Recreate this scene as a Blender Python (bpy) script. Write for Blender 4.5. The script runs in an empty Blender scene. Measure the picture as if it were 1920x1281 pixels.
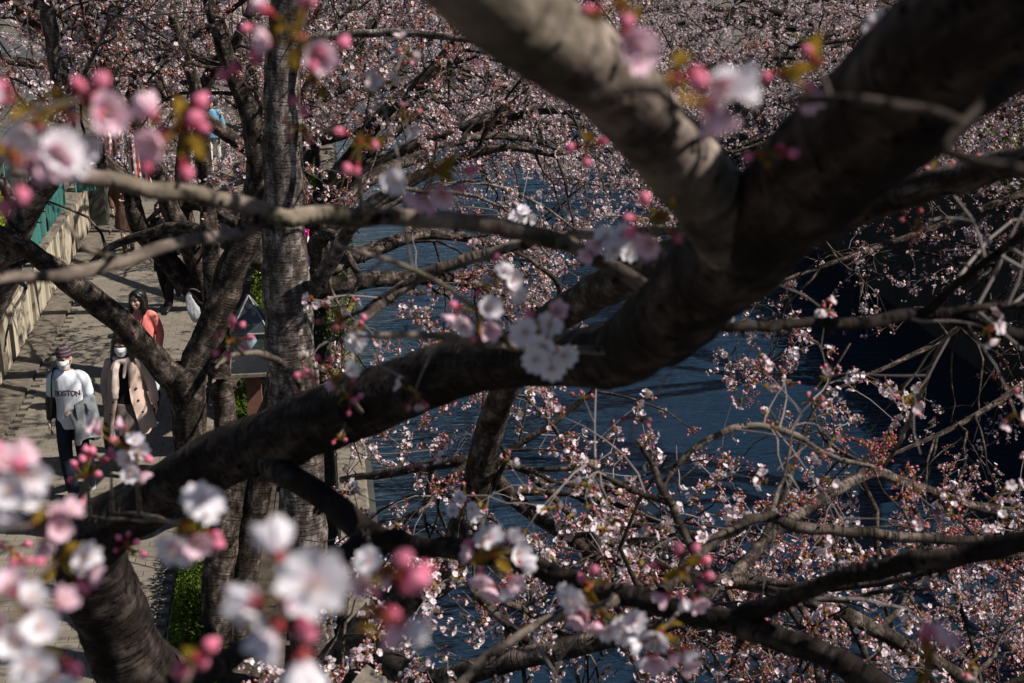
import bpy, math, random
import numpy as np
from mathutils import Vector, Matrix, noise

SC = bpy.context.scene
R = math.radians
# ------------------------------------------------------------------ camera, sky, sun, exposure
PITCH, YAW, EYE, FPX = 18.8, 7.88, 6.65, 2666.7
cam_d = bpy.data.cameras.new('camera')
cam_d.lens, cam_d.sensor_width = 50, 36
cam_d.clip_start, cam_d.clip_end = 0.05, 3000
cam_d.dof.use_dof = True
cam_d.dof.focus_distance = 15.2
cam_d.dof.aperture_fstop = 5.6
cam_d.dof.aperture_blades = 9
cam = bpy.data.objects.new('camera', cam_d)
SC.collection.objects.link(cam)
cam.location = (0, 0, EYE)
cam.rotation_euler = (R(90 - PITCH), 0, R(-YAW))
SC.camera = cam

SUN_AZ, SUN_EL = 110.0, 46.0            # compass degrees clockwise from +Y (up the path), elevation
world = bpy.data.worlds.new('World')
SC.world = world
world.use_nodes = True
wn = world.node_tree
sky = wn.nodes.new('ShaderNodeTexSky')
sky.sky_type = 'NISHITA'
sky.sun_disc = False
sky.sun_elevation = R(SUN_EL)
sky.sun_rotation = R(SUN_AZ)
sky.air_density, sky.dust_density, sky.ozone_density = 1.0, 0.3, 2.0
bg = wn.nodes['Background']
wn.links.new(sky.outputs[0], bg.inputs['Color'])
bg.inputs['Strength'].default_value = 0.05
sun_d = bpy.data.lights.new('sun', 'SUN')
sun_d.energy, sun_d.angle, sun_d.color = 5.0, R(0.53), (1.0, 0.945, 0.87)
sun = bpy.data.objects.new('sun', sun_d)
SC.collection.objects.link(sun)
_sd = Vector((math.sin(R(SUN_AZ)) * math.cos(R(SUN_EL)), math.cos(R(SUN_AZ)) * math.cos(R(SUN_EL)), math.sin(R(SUN_EL))))
sun.rotation_euler = _sd.to_track_quat('Z', 'Y').to_euler()
sun.location = _sd * 60
SC.view_settings.view_transform = 'Standard'
SC.view_settings.look = 'None'
SC.view_settings.exposure = 0.48
SC.view_settings.gamma = 1.0
SC.view_settings.use_curve_mapping = False
SC.render.engine = 'CYCLES'
SC.cycles.use_denoising = True
SC.cycles.max_bounces = 6
SC.cycles.transparent_max_bounces = 6
SC.cycles.caustics_reflective = False
SC.cycles.caustics_refractive = False

# ------------------------------------------------------------------ helpers: places
_t, _p = R(PITCH), R(YAW)
CAM = np.array([0.0, 0.0, EYE])
RT = np.array([math.cos(_p), -math.sin(_p), 0.0])
FW = np.array([math.sin(_p) * math.cos(_t), math.cos(_p) * math.cos(_t), -math.sin(_t)])
UP = np.cross(RT, FW)

def at(x, y, d):
    """The place in the scene d metres ahead that shows at x, y of the 1920 x 1281 photograph."""
    return CAM + d * (FW + (x - 960) / FPX * RT - (y - 640.5) / FPX * UP)

def on_ground(x, y, z=0.0):
    v = FW + (x - 960) / FPX * RT - (y - 640.5) / FPX * UP
    return CAM + v * (z - EYE) / v[2]

def seen(P):
    q = np.asarray(P) - CAM
    d = q @ FW
    dd = np.where(d > 0.05, d, 0.05)
    return 960 + FPX * (q @ RT) / dd, 640.5 - FPX * (q @ UP) / dd, d

# ------------------------------------------------------------------ helpers: meshes
def new_obj(name, data, parent=None, loc=(0, 0, 0)):
    o = bpy.data.objects.new(name, data)
    SC.collection.objects.link(o)
    o.parent = parent
    o.location = loc
    return o

def thing(name, label, cat, loc=(0, 0, 0), group=None, rz=0.0):
    o = new_obj(name, None, None, loc)
    o.empty_display_size = 0.2
    o.rotation_euler = (0, 0, rz)
    return tag(o, label, cat, group)

def tag(o, label=None, cat=None, group=None, kind=None):
    if label: o['label'] = label
    if cat: o['category'] = cat
    if group: o['group'] = group
    if kind: o['kind'] = kind
    return o

class MB:
    """Collects pieces and links them as ONE mesh object."""
    def __init__(s):
        s.V, s.F, s.M, s.A, s.n = [], [], [], [], 0
    def add(s, V, F, mat=0, attr=None):
        V = np.asarray(V, dtype=np.float32).reshape(-1, 3)
        F = np.asarray(F, dtype=np.int64)
        if len(F) == 0: return s
        s.V.append(V)
        s.F.append(F + s.n)
        s.M.append(np.full(len(F), mat, np.int32) if np.isscalar(mat) else np.asarray(mat, np.int32))
        s.A.append(np.zeros_like(V) if attr is None else np.asarray(attr, np.float32).reshape(-1, 3))
        s.n += len(V)
        return s
    def box(s, lo, hi, mat=0, rz=0.0, bevel=0.0):
        lo, hi = np.array(lo, float), np.array(hi, float)
        x0, y0, z0 = lo; x1, y1, z1 = hi
        b = bevel
        if b:
            V = []
            for (z, i) in ((z0, b), (z0 + b, 0), (z1 - b, 0), (z1, b)):
                V += [(x0 + i, y0 + i, z), (x1 - i, y0 + i, z), (x1 - i, y1 - i, z), (x0 + i, y1 - i, z)]
            F = [(3, 2, 1, 0), (12, 13, 14, 15)]
            for k in range(3):
                for j in range(4):
                    F.append((k * 4 + j, k * 4 + (j + 1) % 4, k * 4 + 4 + (j + 1) % 4, k * 4 + 4 + j))
        else:
            V = [(x0, y0, z0), (x1, y0, z0), (x1, y1, z0), (x0, y1, z0), (x0, y0, z1), (x1, y0, z1), (x1, y1, z1), (x0, y1, z1)]
            F = [(3, 2, 1, 0), (4, 5, 6, 7), (0, 1, 5, 4), (1, 2, 6, 5), (2, 3, 7, 6), (3, 0, 4, 7)]
        V = np.array(V)
        if rz:
            c = (lo + hi) / 2
            ca, sa = math.cos(rz), math.sin(rz)
            d = V - c
            V = np.stack([c[0] + d[:, 0] * ca - d[:, 1] * sa, c[1] + d[:, 0] * sa + d[:, 1] * ca, V[:, 2]], 1)
        return s.add(V, F, mat)
    def mesh(s, name, mats, smooth=True):
        me = bpy.data.meshes.new(name)
        if s.n:
            V = np.concatenate(s.V)
            me.vertices.add(len(V))
            me.vertices.foreach_set('co', V.ravel())
            nl = sum(f.size for f in s.F)
            loops = np.concatenate([f.ravel() for f in s.F]).astype(np.int32)
            tot = np.concatenate([np.full(len(f), f.shape[1], np.int32) for f in s.F])
            start = np.concatenate([[0], np.cumsum(tot)[:-1]]).astype(np.int32)
            me.loops.add(nl)
            me.loops.foreach_set('vertex_index', loops)
            me.polygons.add(len(tot))
            me.polygons.foreach_set('loop_start', start)
            me.polygons.foreach_set('loop_total', tot)
            me.polygons.foreach_set('material_index', np.concatenate(s.M))
            me.polygons.foreach_set('use_smooth', np.full(len(tot), bool(smooth)))
            A = np.concatenate(s.A)
            if np.any(A):
                a = me.attributes.new('bark', 'FLOAT_VECTOR', 'POINT')
                a.data.foreach_set('vector', A.ravel())
            me.update(calc_edges=True)
            me.validate()
        for m in (mats if isinstance(mats, (list, tuple)) else [mats]):
            me.materials.append(m)
        return me
    def build(s, name, mats, parent=None, smooth=True, origin=None):
        if origin is not None:
            s.V = [v - np.asarray(origin, np.float32) for v in s.V]
        return new_obj(name, s.mesh(name, mats, smooth), parent)

def spline(pts, per=6):
    """Smooth curve through rows of any width (Catmull-Rom)."""
    P = np.asarray(pts, float)
    P = np.vstack([2 * P[0] - P[1], P, 2 * P[-1] - P[-2]])
    out = []
    for i in range(1, len(P) - 2):
        a, b, c, d = P[i - 1], P[i], P[i + 1], P[i + 2]
        for k in range(per):
            t = k / per
            out.append(0.5 * (2 * b + (c - a) * t + (2 * a - 5 * b + 4 * c - d) * t * t + (3 * b - a - 3 * c + d) * t ** 3))
    out.append(P[-2])
    return np.array(out)

def tubes(P, Rd, s=4, cap=False):
    """Many tubes at once: P (N, n, 3), Rd (N, n)."""
    P = np.asarray(P, float); Rd = np.asarray(Rd, float)
    if P.ndim == 2: P, Rd = P[None], Rd[None]
    N, n, _ = P.shape
    T = np.gradient(P, axis=1)
    T /= np.linalg.norm(T, axis=2, keepdims=True) + 1e-9
    mean = T.mean(axis=1)
    ref = np.where(np.abs(mean[:, 2:3]) > 0.8, np.array([[1.0, 0, 0]]), np.array([[0, 0, 1.0]]))
    U = np.cross(T, ref[:, None, :]); U /= np.linalg.norm(U, axis=2, keepdims=True) + 1e-9
    W = np.cross(T, U)
    a = np.arange(s) * 2 * math.pi / s
    ca, sa = np.cos(a), np.sin(a)
    ring = U[:, :, None, :] * ca[None, None, :, None] + W[:, :, None, :] * sa[None, None, :, None]
    V = P[:, :, None, :] + ring * Rd[:, :, None, None]
    seg = np.linalg.norm(np.diff(P, axis=1), axis=2)
    along = np.concatenate([np.zeros((N, 1)), np.cumsum(seg, axis=1)], axis=1)
    r0 = Rd.mean(axis=1)[:, None, None]
    off = (np.arange(N) * 1.37)[:, None, None]
    A = np.stack([np.broadcast_to(ca[None, None, :] * r0, (N, n, s)) + off, np.broadcast_to(sa[None, None, :] * r0, (N, n, s)), np.broadcast_to(along[:, :, None], (N, n, s)) + off * 0.7], axis=3)
    base = (np.arange(N) * n * s)[:, None, None]
    i = np.arange(n - 1)[None, :, None] * s
    j = np.arange(s)[None, None, :]; j2 = (j + 1) % s
    F = np.stack([base + i + j, base + i + j2, base + i + s + j2, base + i + s + j], axis=3).reshape(-1, 4)
    return V.reshape(-1, 3), F, A.reshape(-1, 3)

def sph(c, r, nu=12, nv=8):
    r = np.broadcast_to(np.asarray(r, float), (3,))
    V = [(0, 0, -1)]
    for i in range(1, nv):
        a = -math.pi / 2 + math.pi * i / nv
        for j in range(nu):
            b = 2 * math.pi * j / nu
            V.append((math.cos(a) * math.cos(b), math.cos(a) * math.sin(b), math.sin(a)))
    V.append((0, 0, 1))
    F = []
    for j in range(nu):
        F.append((0, 1 + (j + 1) % nu, 1 + j))
        t = 1 + (nv - 2) * nu
        F.append((t + j, t + (j + 1) % nu, len(V) - 1))
    for i in range(nv - 2):
        for j in range(nu):
            a, b = 1 + i * nu + j, 1 + i * nu + (j + 1) % nu
            F.append((a, b, b + nu)); F.append((a, b + nu, a + nu))
    return np.array(V) * r + np.asarray(c, float), np.array(F)

def lathe(prof, nu=16, c=(0, 0, 0)):
    """prof: rows (radius, z), closed at both ends."""
    V, F = [], []
    for (r, z) in prof:
        for j in range(nu):
            b = 2 * math.pi * j / nu
            V.append((r * math.cos(b), r * math.sin(b), z))
    for i in range(len(prof) - 1):
        for j in range(nu):
            a, b = i * nu + j, i * nu + (j + 1) % nu
            F.append((a, b, b + nu, a + nu))
    return np.array(V) + np.asarray(c, float), np.array(F)

# ------------------------------------------------------------------ materials
def node_mat(name):
    m = bpy.data.materials.new(name)
    m.use_nodes = True
    nt = m.node_tree
    b = nt.nodes['Principled BSDF']
    return m, nt, b

def N(nt, kind, **kw):
    n = nt.nodes.new(kind)
    for k, v in kw.items():
        if k.startswith('i_'):
            n.inputs[k[2:].replace('_', ' ')].default_value = v
        else:
            setattr(n, k, v)
    return n

def ramp(nt, src, stops):
    r = nt.nodes.new('ShaderNodeValToRGB')
    e = r.color_ramp.elements
    while len(e) < len(stops): e.new(0.5)
    for i, (p, c) in enumerate(stops):
        e[i].position = p
        e[i].color = (c, c, c, 1) if np.isscalar(c) else (*c, 1)
    nt.links.new(src, r.inputs[0])
    return r

def mixc(nt, fac, a, b, mode='MIX'):
    m = nt.nodes.new('ShaderNodeMix')
    m.data_type, m.blend_type = 'RGBA', mode
    for k, v in ((0, fac), (6, a), (7, b)):
        if hasattr(v, 'links') or isinstance(v, bpy.types.NodeSocket): nt.links.new(v, m.inputs[k])
        else: m.inputs[k].default_value = v if np.isscalar(v) else ((*v, 1) if len(v) == 3 else v)
    return m.outputs[2]

def vmul(nt, src, s):
    m = nt.nodes.new('ShaderNodeVectorMath'); m.operation = 'MULTIPLY'
    nt.links.new(src, m.inputs[0]); m.inputs[1].default_value = s
    return m.outputs[0]

def bump(nt, b, h, strength=0.4, dist=0.01):
    n = nt.nodes.new('ShaderNodeBump')
    n.inputs['Strength'].default_value, n.inputs['Distance'].default_value = strength, dist
    nt.links.new(h, n.inputs['Height']); nt.links.new(n.outputs[0], b.inputs['Normal'])

def plain(name, col, rough=0.7, var=0.12, scale=18.0, bmp=0.15, spec=0.3, stretch=(1, 1, 1)):
    """One colour with a little grain and unevenness of its own."""
    m, nt, b = node_mat(name)
    tc = N(nt, 'ShaderNodeTexCoord')
    n = N(nt, 'ShaderNodeTexNoise', i_Scale=scale, i_Detail=4.0)
    nt.links.new(vmul(nt, tc.outputs['Object'], stretch), n.inputs['Vector'])
    lo = tuple(max(0, c * (1 - var)) for c in col); hi = tuple(min(1, c * (1 + var)) for c in col)
    nt.links.new(ramp(nt, n.outputs['Fac'], [(0.3, lo), (0.7, hi)]).outputs[0], b.inputs['Base Color'])
    b.inputs['Roughness'].default_value = rough
    b.inputs['Specular IOR Level'].default_value = spec
    if bmp: bump(nt, b, n.outputs['Fac'], bmp, 0.01)
    return m

def bark(name, dark, mid, light, moss=0.0, band=70.0):
    m, nt, b = node_mat(name)
    a = N(nt, 'ShaderNodeAttribute', attribute_name='bark')
    v = a.outputs['Vector']
    big = N(nt, 'ShaderNodeTexNoise', i_Scale=1.0, i_Detail=5.0, i_Roughness=0.65)
    nt.links.new(vmul(nt, v, (14, 14, 7)), big.inputs['Vector'])
    ring = N(nt, 'ShaderNodeTexNoise', i_Scale=1.0, i_Detail=3.0, i_Roughness=0.6)
    nt.links.new(vmul(nt, v, (5, 5, band)), ring.inputs['Vector'])
    len_ = N(nt, 'ShaderNodeTexNoise', i_Scale=1.0, i_Detail=2.0)
    nt.links.new(vmul(nt, v, (26, 26, band * 1.6)), len_.inputs['Vector'])
    c1 = ramp(nt, big.outputs['Fac'], [(0.32, dark), (0.5, mid), (0.72, light)]).outputs[0]
    f2 = ramp(nt, ring.outputs['Fac'], [(0.36, 0.0), (0.5, 1.0)]).outputs[0]
    c2 = mixc(nt, f2, mixc(nt, 0.55, c1, dark), c1)
    f3 = ramp(nt, len_.outputs['Fac'], [(0.62, 0.0), (0.68, 1.0)]).outputs[0]
    c3 = mixc(nt, f3, c2, tuple(x * 0.45 for x in dark))
    if moss:
        mo = N(nt, 'ShaderNodeTexNoise', i_Scale=1.0, i_Detail=3.0)
        nt.links.new(vmul(nt, v, (9, 9, 6)), mo.inputs['Vector'])
        f4 = ramp(nt, mo.outputs['Fac'], [(0.5, 0.0), (0.62, moss)]).outputs[0]
        c3 = mixc(nt, f4, c3, (0.12, 0.11, 0.055))
    nt.links.new(c3, b.inputs['Base Color'])
    b.inputs['Roughness'].default_value = 0.8
    b.inputs['Specular IOR Level'].default_value = 0.09
    h = N(nt, 'ShaderNodeMath', operation='ADD')
    nt.links.new(f2, h.inputs[0]); nt.links.new(big.outputs['Fac'], h.inputs[1])
    h2 = N(nt, 'ShaderNodeMath', operation='MULTIPLY_ADD'); nt.links.new(f3, h2.inputs[0]); h2.inputs[1].default_value = .8; nt.links.new(h.outputs[0], h2.inputs[2])
    bump(nt, b, h2.outputs[0], 0.85, 0.007)
    return m

def petal_mat(name, lo, hi, trans=0.35, rough=0.6, island=True):
    m, nt, b = node_mat(name)
    g = N(nt, 'ShaderNodeNewGeometry')
    oi = N(nt, 'ShaderNodeObjectInfo')
    c = ramp(nt, g.outputs['Random Per Island'] if island else oi.outputs['Random'], [(0.0, lo), (1.0, hi)]).outputs[0]
    d = N(nt, 'ShaderNodeBsdfDiffuse'); t = N(nt, 'ShaderNodeBsdfTranslucent')
    nt.links.new(c, d.inputs['Color']); nt.links.new(c, t.inputs['Color'])
    mx = N(nt, 'ShaderNodeMixShader'); mx.inputs[0].default_value = trans
    nt.links.new(d.outputs[0], mx.inputs[1]); nt.links.new(t.outputs[0], mx.inputs[2])
    nt.nodes.remove(b)
    nt.links.new(mx.outputs[0], nt.nodes['Material Output'].inputs[0])
    return m

MAT = {}
MAT['bark_near_shaded'] = bark('bark_near_shaded', (0.007, 0.0048, 0.0042), (0.021, 0.0150, 0.0125), (0.10, 0.076, 0.064), moss=0.0, band=38)  # near tree's bark, darkened so the bough's shade is in the colour
MAT['bark_moss_lit'] = bark('bark_moss_lit', (0.014, 0.0095, 0.008), (0.14, 0.108, 0.09), (0.37, 0.295, 0.25), moss=0.28, band=15)  # sunlit copy of that bark, brightened in the colour, with some olive moss
MAT['bark_pale'] = bark('bark_pale', (0.020, 0.015, 0.013), (0.10, 0.080, 0.070), (0.44, 0.365, 0.32), band=60)
MAT['bark'] = bark('bark', (0.008, 0.0056, 0.0047), (0.042, 0.031, 0.025), (0.23, 0.178, 0.148), moss=0.06, band=55)
MAT['twig'] = plain('twig', (0.17, 0.14, 0.132), 0.6, 0.35, 6.0, 0.0)
MAT['twig_dark'] = plain('twig_dark', (0.075, 0.06, 0.053), 0.6, 0.35, 6.0, 0.0)
MAT['petal'] = petal_mat('petal', (0.55, 0.41, 0.44), (0.84, 0.76, 0.78), 0.3)
MAT['bud'] = petal_mat('bud', (0.36, 0.085, 0.095), (0.64, 0.27, 0.31), 0.15)
MAT['calyx'] = petal_mat('calyx', (0.15, 0.035, 0.025), (0.30, 0.13, 0.05), 0.2)
MAT['stalk'] = petal_mat('stalk', (0.16, 0.11, 0.03), (0.26, 0.20, 0.05), 0.2)
MAT['hero_petal'] = petal_mat('hero_petal', (0.80, 0.72, 0.77), (0.88, 0.82, 0.86), 0.35)
MAT['hero_pink'] = petal_mat('hero_pink', (0.72, 0.36, 0.48), (0.82, 0.58, 0.67), 0.35)
MAT['hero_bud'] = petal_mat('hero_bud', (0.56, 0.055, 0.14), (0.76, 0.22, 0.32), 0.2)
def tip_mat(name, base, tip, reach, trans):
    m, nt, b = node_mat(name)
    tc = N(nt, 'ShaderNodeTexCoord'); ln = N(nt, 'ShaderNodeVectorMath', operation='LENGTH'); nt.links.new(tc.outputs['Object'], ln.inputs[0])
    sc = N(nt, 'ShaderNodeMath', operation='DIVIDE'); nt.links.new(ln.outputs['Value'], sc.inputs[0]); sc.inputs[1].default_value = reach
    oi = N(nt, 'ShaderNodeObjectInfo')
    ad = N(nt, 'ShaderNodeMath', operation='MULTIPLY_ADD'); nt.links.new(oi.outputs['Random'], ad.inputs[0]); ad.inputs[1].default_value = .3; nt.links.new(sc.outputs[0], ad.inputs[2])
    nz = N(nt, 'ShaderNodeTexNoise', i_Scale=420.0, i_Detail=3.0); nt.links.new(tc.outputs['Object'], nz.inputs['Vector'])
    c = ramp(nt, ad.outputs[0], [(.12, base), (.38, tuple(p_ * .35 + q_ * .65 for p_, q_ in zip(base, tip))), (.75, tip)]).outputs[0]
    c = mixc(nt, ramp(nt, nz.outputs['Fac'], [(.4, .16), (.6, 0.0)]).outputs[0], c, base)
    d = N(nt, 'ShaderNodeBsdfDiffuse'); t = N(nt, 'ShaderNodeBsdfTranslucent'); nt.links.new(c, d.inputs['Color']); nt.links.new(c, t.inputs['Color'])
    mx = N(nt, 'ShaderNodeMixShader'); mx.inputs[0].default_value = trans; nt.links.new(d.outputs[0], mx.inputs[1]); nt.links.new(t.outputs[0], mx.inputs[2])
    nt.nodes.remove(b); nt.links.new(mx.outputs[0], nt.nodes['Material Output'].inputs[0])
    return m
MAT['hero_petal'] = tip_mat('hero_petal_white', (0.74, 0.50, 0.58), (0.84, 0.81, 0.85), .015, .35)
MAT['hero_pink'] = tip_mat('hero_petal_pink', (0.66, 0.22, 0.34), (0.82, 0.60, 0.69), .022, .35)
MAT['hero_bud'] = tip_mat('hero_bud_pink', (0.46, 0.025, 0.085), (0.74, 0.24, 0.35), .020, .2)
MAT['hero_calyx'] = petal_mat('hero_calyx', (0.30, 0.03, 0.05), (0.42, 0.08, 0.08), 0.15)
MAT['hero_stalk'] = petal_mat('hero_stalk', (0.17, 0.12, 0.022), (0.25, 0.17, 0.03), 0.2)
MAT['hero_leaf'] = petal_mat('hero_leaf', (0.24, 0.095, 0.018), (0.21, 0.16, 0.022), 0.35)
MAT['stamen'] = petal_mat('stamen', (0.55, 0.36, 0.12), (0.65, 0.48, 0.2), 0.1)
MAT['leaf'] = petal_mat('leaf', (0.028, 0.05, 0.009), (0.15, 0.205, 0.03), 0.35)
MAT['lime_leaf'] = petal_mat('lime_leaf', (0.30, 0.42, 0.03), (0.48, 0.58, 0.08), 0.4)
MAT['soil'] = plain('soil', (0.055, 0.042, 0.03), 0.95, 0.5, 9.0, 0.8)
MAT['ground'] = plain('ground', (0.10, 0.088, 0.07), 0.95, 0.4, 3.0, 0.6)

def brick_mat():
    m, nt, b = node_mat('paving_brick')
    g = N(nt, 'ShaderNodeNewGeometry'); oi = N(nt, 'ShaderNodeObjectInfo')
    s = N(nt, 'ShaderNodeMath', operation='ADD'); nt.links.new(g.outputs['Random Per Island'], s.inputs[0]); nt.links.new(oi.outputs['Random'], s.inputs[1])
    fr = N(nt, 'ShaderNodeMath', operation='FRACT'); nt.links.new(s.outputs[0], fr.inputs[0])
    c = ramp(nt, fr.outputs[0], [(0.0, (0.155, 0.130, 0.100)), (0.5, (0.185, 0.155, 0.120)), (1.0, (0.215, 0.182, 0.142))]).outputs[0]
    n = N(nt, 'ShaderNodeTexNoise', i_Scale=60.0, i_Detail=5.0); tc = N(nt, 'ShaderNodeNewGeometry')
    nt.links.new(tc.outputs['Position'], n.inputs['Vector'])
    st = N(nt, 'ShaderNodeTexNoise', i_Scale=1.3, i_Detail=5.0, i_Roughness=0.65); nt.links.new(tc.outputs['Position'], st.inputs['Vector'])
    c = mixc(nt, ramp(nt, n.outputs['Fac'], [(0.35, 0.35), (0.65, 0.0)]).outputs[0], c, (0.12, 0.10, 0.08))
    c = mixc(nt, ramp(nt, st.outputs['Fac'], [(0.42, 0.45), (0.62, 0.0)]).outputs[0], c, (0.15, 0.125, 0.10))
    nt.links.new(c, b.inputs['Base Color']); b.inputs['Roughness'].default_value = 0.85
    bump(nt, b, n.outputs['Fac'], 0.3, 0.004)
    return m
MAT['brick'] = brick_mat()
MAT['mortar'] = plain('mortar', (0.128, 0.108, 0.084), 0.95, 0.3, 30, 0.3)

def stained(name, base, stain, amount=0.8, sx=7.0, sz=0.5):
    m, nt, b = node_mat(name)
    g = N(nt, 'ShaderNodeNewGeometry')
    n = N(nt, 'ShaderNodeTexNoise', i_Scale=1.0, i_Detail=6.0, i_Roughness=0.6)
    nt.links.new(vmul(nt, g.outputs['Position'], (sx, sx, sz)), n.inputs['Vector'])
    f = N(nt, 'ShaderNodeTexNoise', i_Scale=24.0, i_Detail=4.0); nt.links.new(g.outputs['Position'], f.inputs['Vector'])
    c = mixc(nt, ramp(nt, n.outputs['Fac'], [(0.44, 0.0), (0.62, amount)]).outputs[0], base, stain)
    c = mixc(nt, ramp(nt, f.outputs['Fac'], [(0.4, 0.25), (0.6, 0.0)]).outputs[0], c, tuple(x * 0.6 for x in base))
    nt.links.new(c, b.inputs['Base Color']); b.inputs['Roughness'].default_value = 0.9
    bump(nt, b, f.outputs['Fac'], 0.35, 0.006)
    return m
MAT['wall'] = stained('wall', (0.50, 0.43, 0.32), (0.17, 0.135, 0.09), 0.75)
MAT['parapet'] = stained('parapet', (0.19, 0.158, 0.12), (0.06, 0.048, 0.036), 0.9, 9.0, 1.6)
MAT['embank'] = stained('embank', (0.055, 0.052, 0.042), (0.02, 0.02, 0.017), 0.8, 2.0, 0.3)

def water_mat():
    m, nt, b = node_mat('river_water')
    g = N(nt, 'ShaderNodeNewGeometry')
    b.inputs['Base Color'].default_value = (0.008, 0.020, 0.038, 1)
    b.inputs['Roughness'].default_value = 0.06
    b.inputs['IOR'].default_value = 1.333
    n1 = N(nt, 'ShaderNodeTexNoise', i_Scale=1.0, i_Detail=3.0, i_Roughness=0.55, i_Distortion=0.4)
    nt.links.new(vmul(nt, g.outputs['Position'], (1.6, 5.2, 1.0)), n1.inputs['Vector'])
    n2 = N(nt, 'ShaderNodeTexNoise', i_Scale=1.0, i_Detail=2.0)
    nt.links.new(vmul(nt, g.outputs['Position'], (0.35, 0.8, 1.0)), n2.inputs['Vector'])
    h = N(nt, 'ShaderNodeMath', operation='MULTIPLY_ADD'); h.inputs[1].default_value = 1.6
    nt.links.new(n2.outputs['Fac'], h.inputs[0]); nt.links.new(n1.outputs['Fac'], h.inputs[2])
    pt = N(nt, 'ShaderNodeTexNoise', i_Scale=1.0, i_Detail=2.0)
    nt.links.new(vmul(nt, g.outputs['Position'], (0.22, 0.13, 1.0)), pt.inputs['Vector'])
    gust = ramp(nt, pt.outputs['Fac'], [(0.32, 0.25), (0.66, 1.0)])
    hh = N(nt, 'ShaderNodeMath', operation='MULTIPLY'); nt.links.new(h.outputs[0], hh.inputs[0]); nt.links.new(gust.outputs[0], hh.inputs[1])
    bump(nt, b, hh.outputs[0], 0.75, 0.14)
    return m
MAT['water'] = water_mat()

def cloth(name, col, scale=9.0, bmp=0.5, var=0.08, rough=0.85, stretch=(1, 1, 0.45)):
    return plain(name, col, rough, var, scale, bmp, 0.15, stretch)

# ------------------------------------------------------------------ the setting
RIVER_L, RIVER_R, WATER_Z = 0.36, 13.6, -3.5
WALL_X, PATH_R = -4.3, -1.52
g = MB()
prof = [(-600, 0), (RIVER_L, 0), (RIVER_L, -4.6), (RIVER_R, -4.6), (RIVER_R, 0), (900, 0)]
V = [(x, y, z) for y in (-300, 1500) for (x, z) in prof]
g.add(V, [(i, i + 1, i + 7, i + 6) for i in range(5)])
tag(g.build('ground', MAT['ground'], smooth=False), kind='structure')
w = MB()
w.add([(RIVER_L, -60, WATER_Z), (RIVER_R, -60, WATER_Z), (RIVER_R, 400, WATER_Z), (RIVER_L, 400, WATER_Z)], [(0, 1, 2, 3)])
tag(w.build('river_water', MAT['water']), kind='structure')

# brick path: bedding sheet, 300 nearest bricks one by one, the rest as one mesh, slabs along the wall
pm = MB()
pm.add([(WALL_X, -30, 0.006), (PATH_R, -30, 0.006), (PATH_R, 95, 0.006), (WALL_X, 95, 0.006)], [(0, 1, 2, 3)])
path = tag(pm.build('path', MAT['mortar'], smooth=False), kind='structure')
rng = np.random.default_rng(5)
BL, BW, BJ = 0.212, 0.106, 0.006
bmb = MB().box((-(BL - BJ) / 2, -(BW - BJ) / 2, 0), ((BL - BJ) / 2, (BW - BJ) / 2, 0.03), bevel=0.003)
brick_me = bmb.mesh('brick', MAT['brick'], smooth=False)
BV, BF = bmb.V[0].astype(float), bmb.F[0]
spots = []
for r_ in range(int((34 - 9.6) / BW)):
    y = 9.6 + r_ * BW
    x = WALL_X + 0.42 + (0.5 * BL if r_ % 2 else 0)
    while x + BL / 2 < PATH_R:
        if x - BL / 2 > WALL_X + 0.40: spots.append((x, y))
        x += BL
spots = np.array(spots)
px, py, pd = seen(np.column_stack([spots, np.zeros(len(spots))]))
inview = (px > 0) & (px < 430) & (py < 1281)
order = np.argsort(np.where(inview, pd, 1e6))
near = set(order[:300].tolist())
rest = MB()
for i, (x, y) in enumerate(spots):
    dz = 0.004 + rng.uniform(0, 0.004)
    if i in near:
        o = new_obj('brick', brick_me, path, (x, y, dz)); o.rotation_euler = (rng.normal(0, 0.006), rng.normal(0, 0.006), rng.normal(0, 0.008))
    else:
        rest.add(BV + (x, y, dz), BF)
tag(rest.build('bricks', MAT['brick'], path, smooth=False), kind='stuff')
slab = MB().box((0, 0, 0), (0.37, 0.58, 0.036), bevel=0.006).mesh('paving_slab', plain('slab', (0.12, 0.10, 0.078), 0.9, 0.35, 8, 0.4), smooth=False)
for k in range(95):
    new_obj('paving_slab', slab, path, (WALL_X + 0.015, 9.6 + k * 0.59, 0.004 + rng.uniform(0, 0.004)))
kerb = MB().box((0, 0, 0), (0.11, 0.97, 0.13), bevel=0.012).mesh('kerb_stone', MAT['parapet'], smooth=False)
for k in range(60):
    new_obj('kerb_stone', kerb, path, (PATH_R + 0.01, 9.2 + k * 0.985, 0.0))

# soil of the planting strip
s = MB(); ny, nx = 90, 8
V = []
for j in range(ny):
    for i in range(nx):
        x = PATH_R + 0.13 + i / (nx - 1) * (0.18 - PATH_R - 0.13); y = -6 + j * 0.85
        V.append((x, y, 0.03 + 0.05 * noise.noise((x * 2, y * 2, 0))))
s.add(V, [(j * nx + i, j * nx + i + 1, j * nx + nx + i + 1, j * nx + nx + i) for j in range(ny - 1) for i in range(nx - 1)])
tag(s.build('planting_strip', MAT['soil']), kind='structure')

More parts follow.
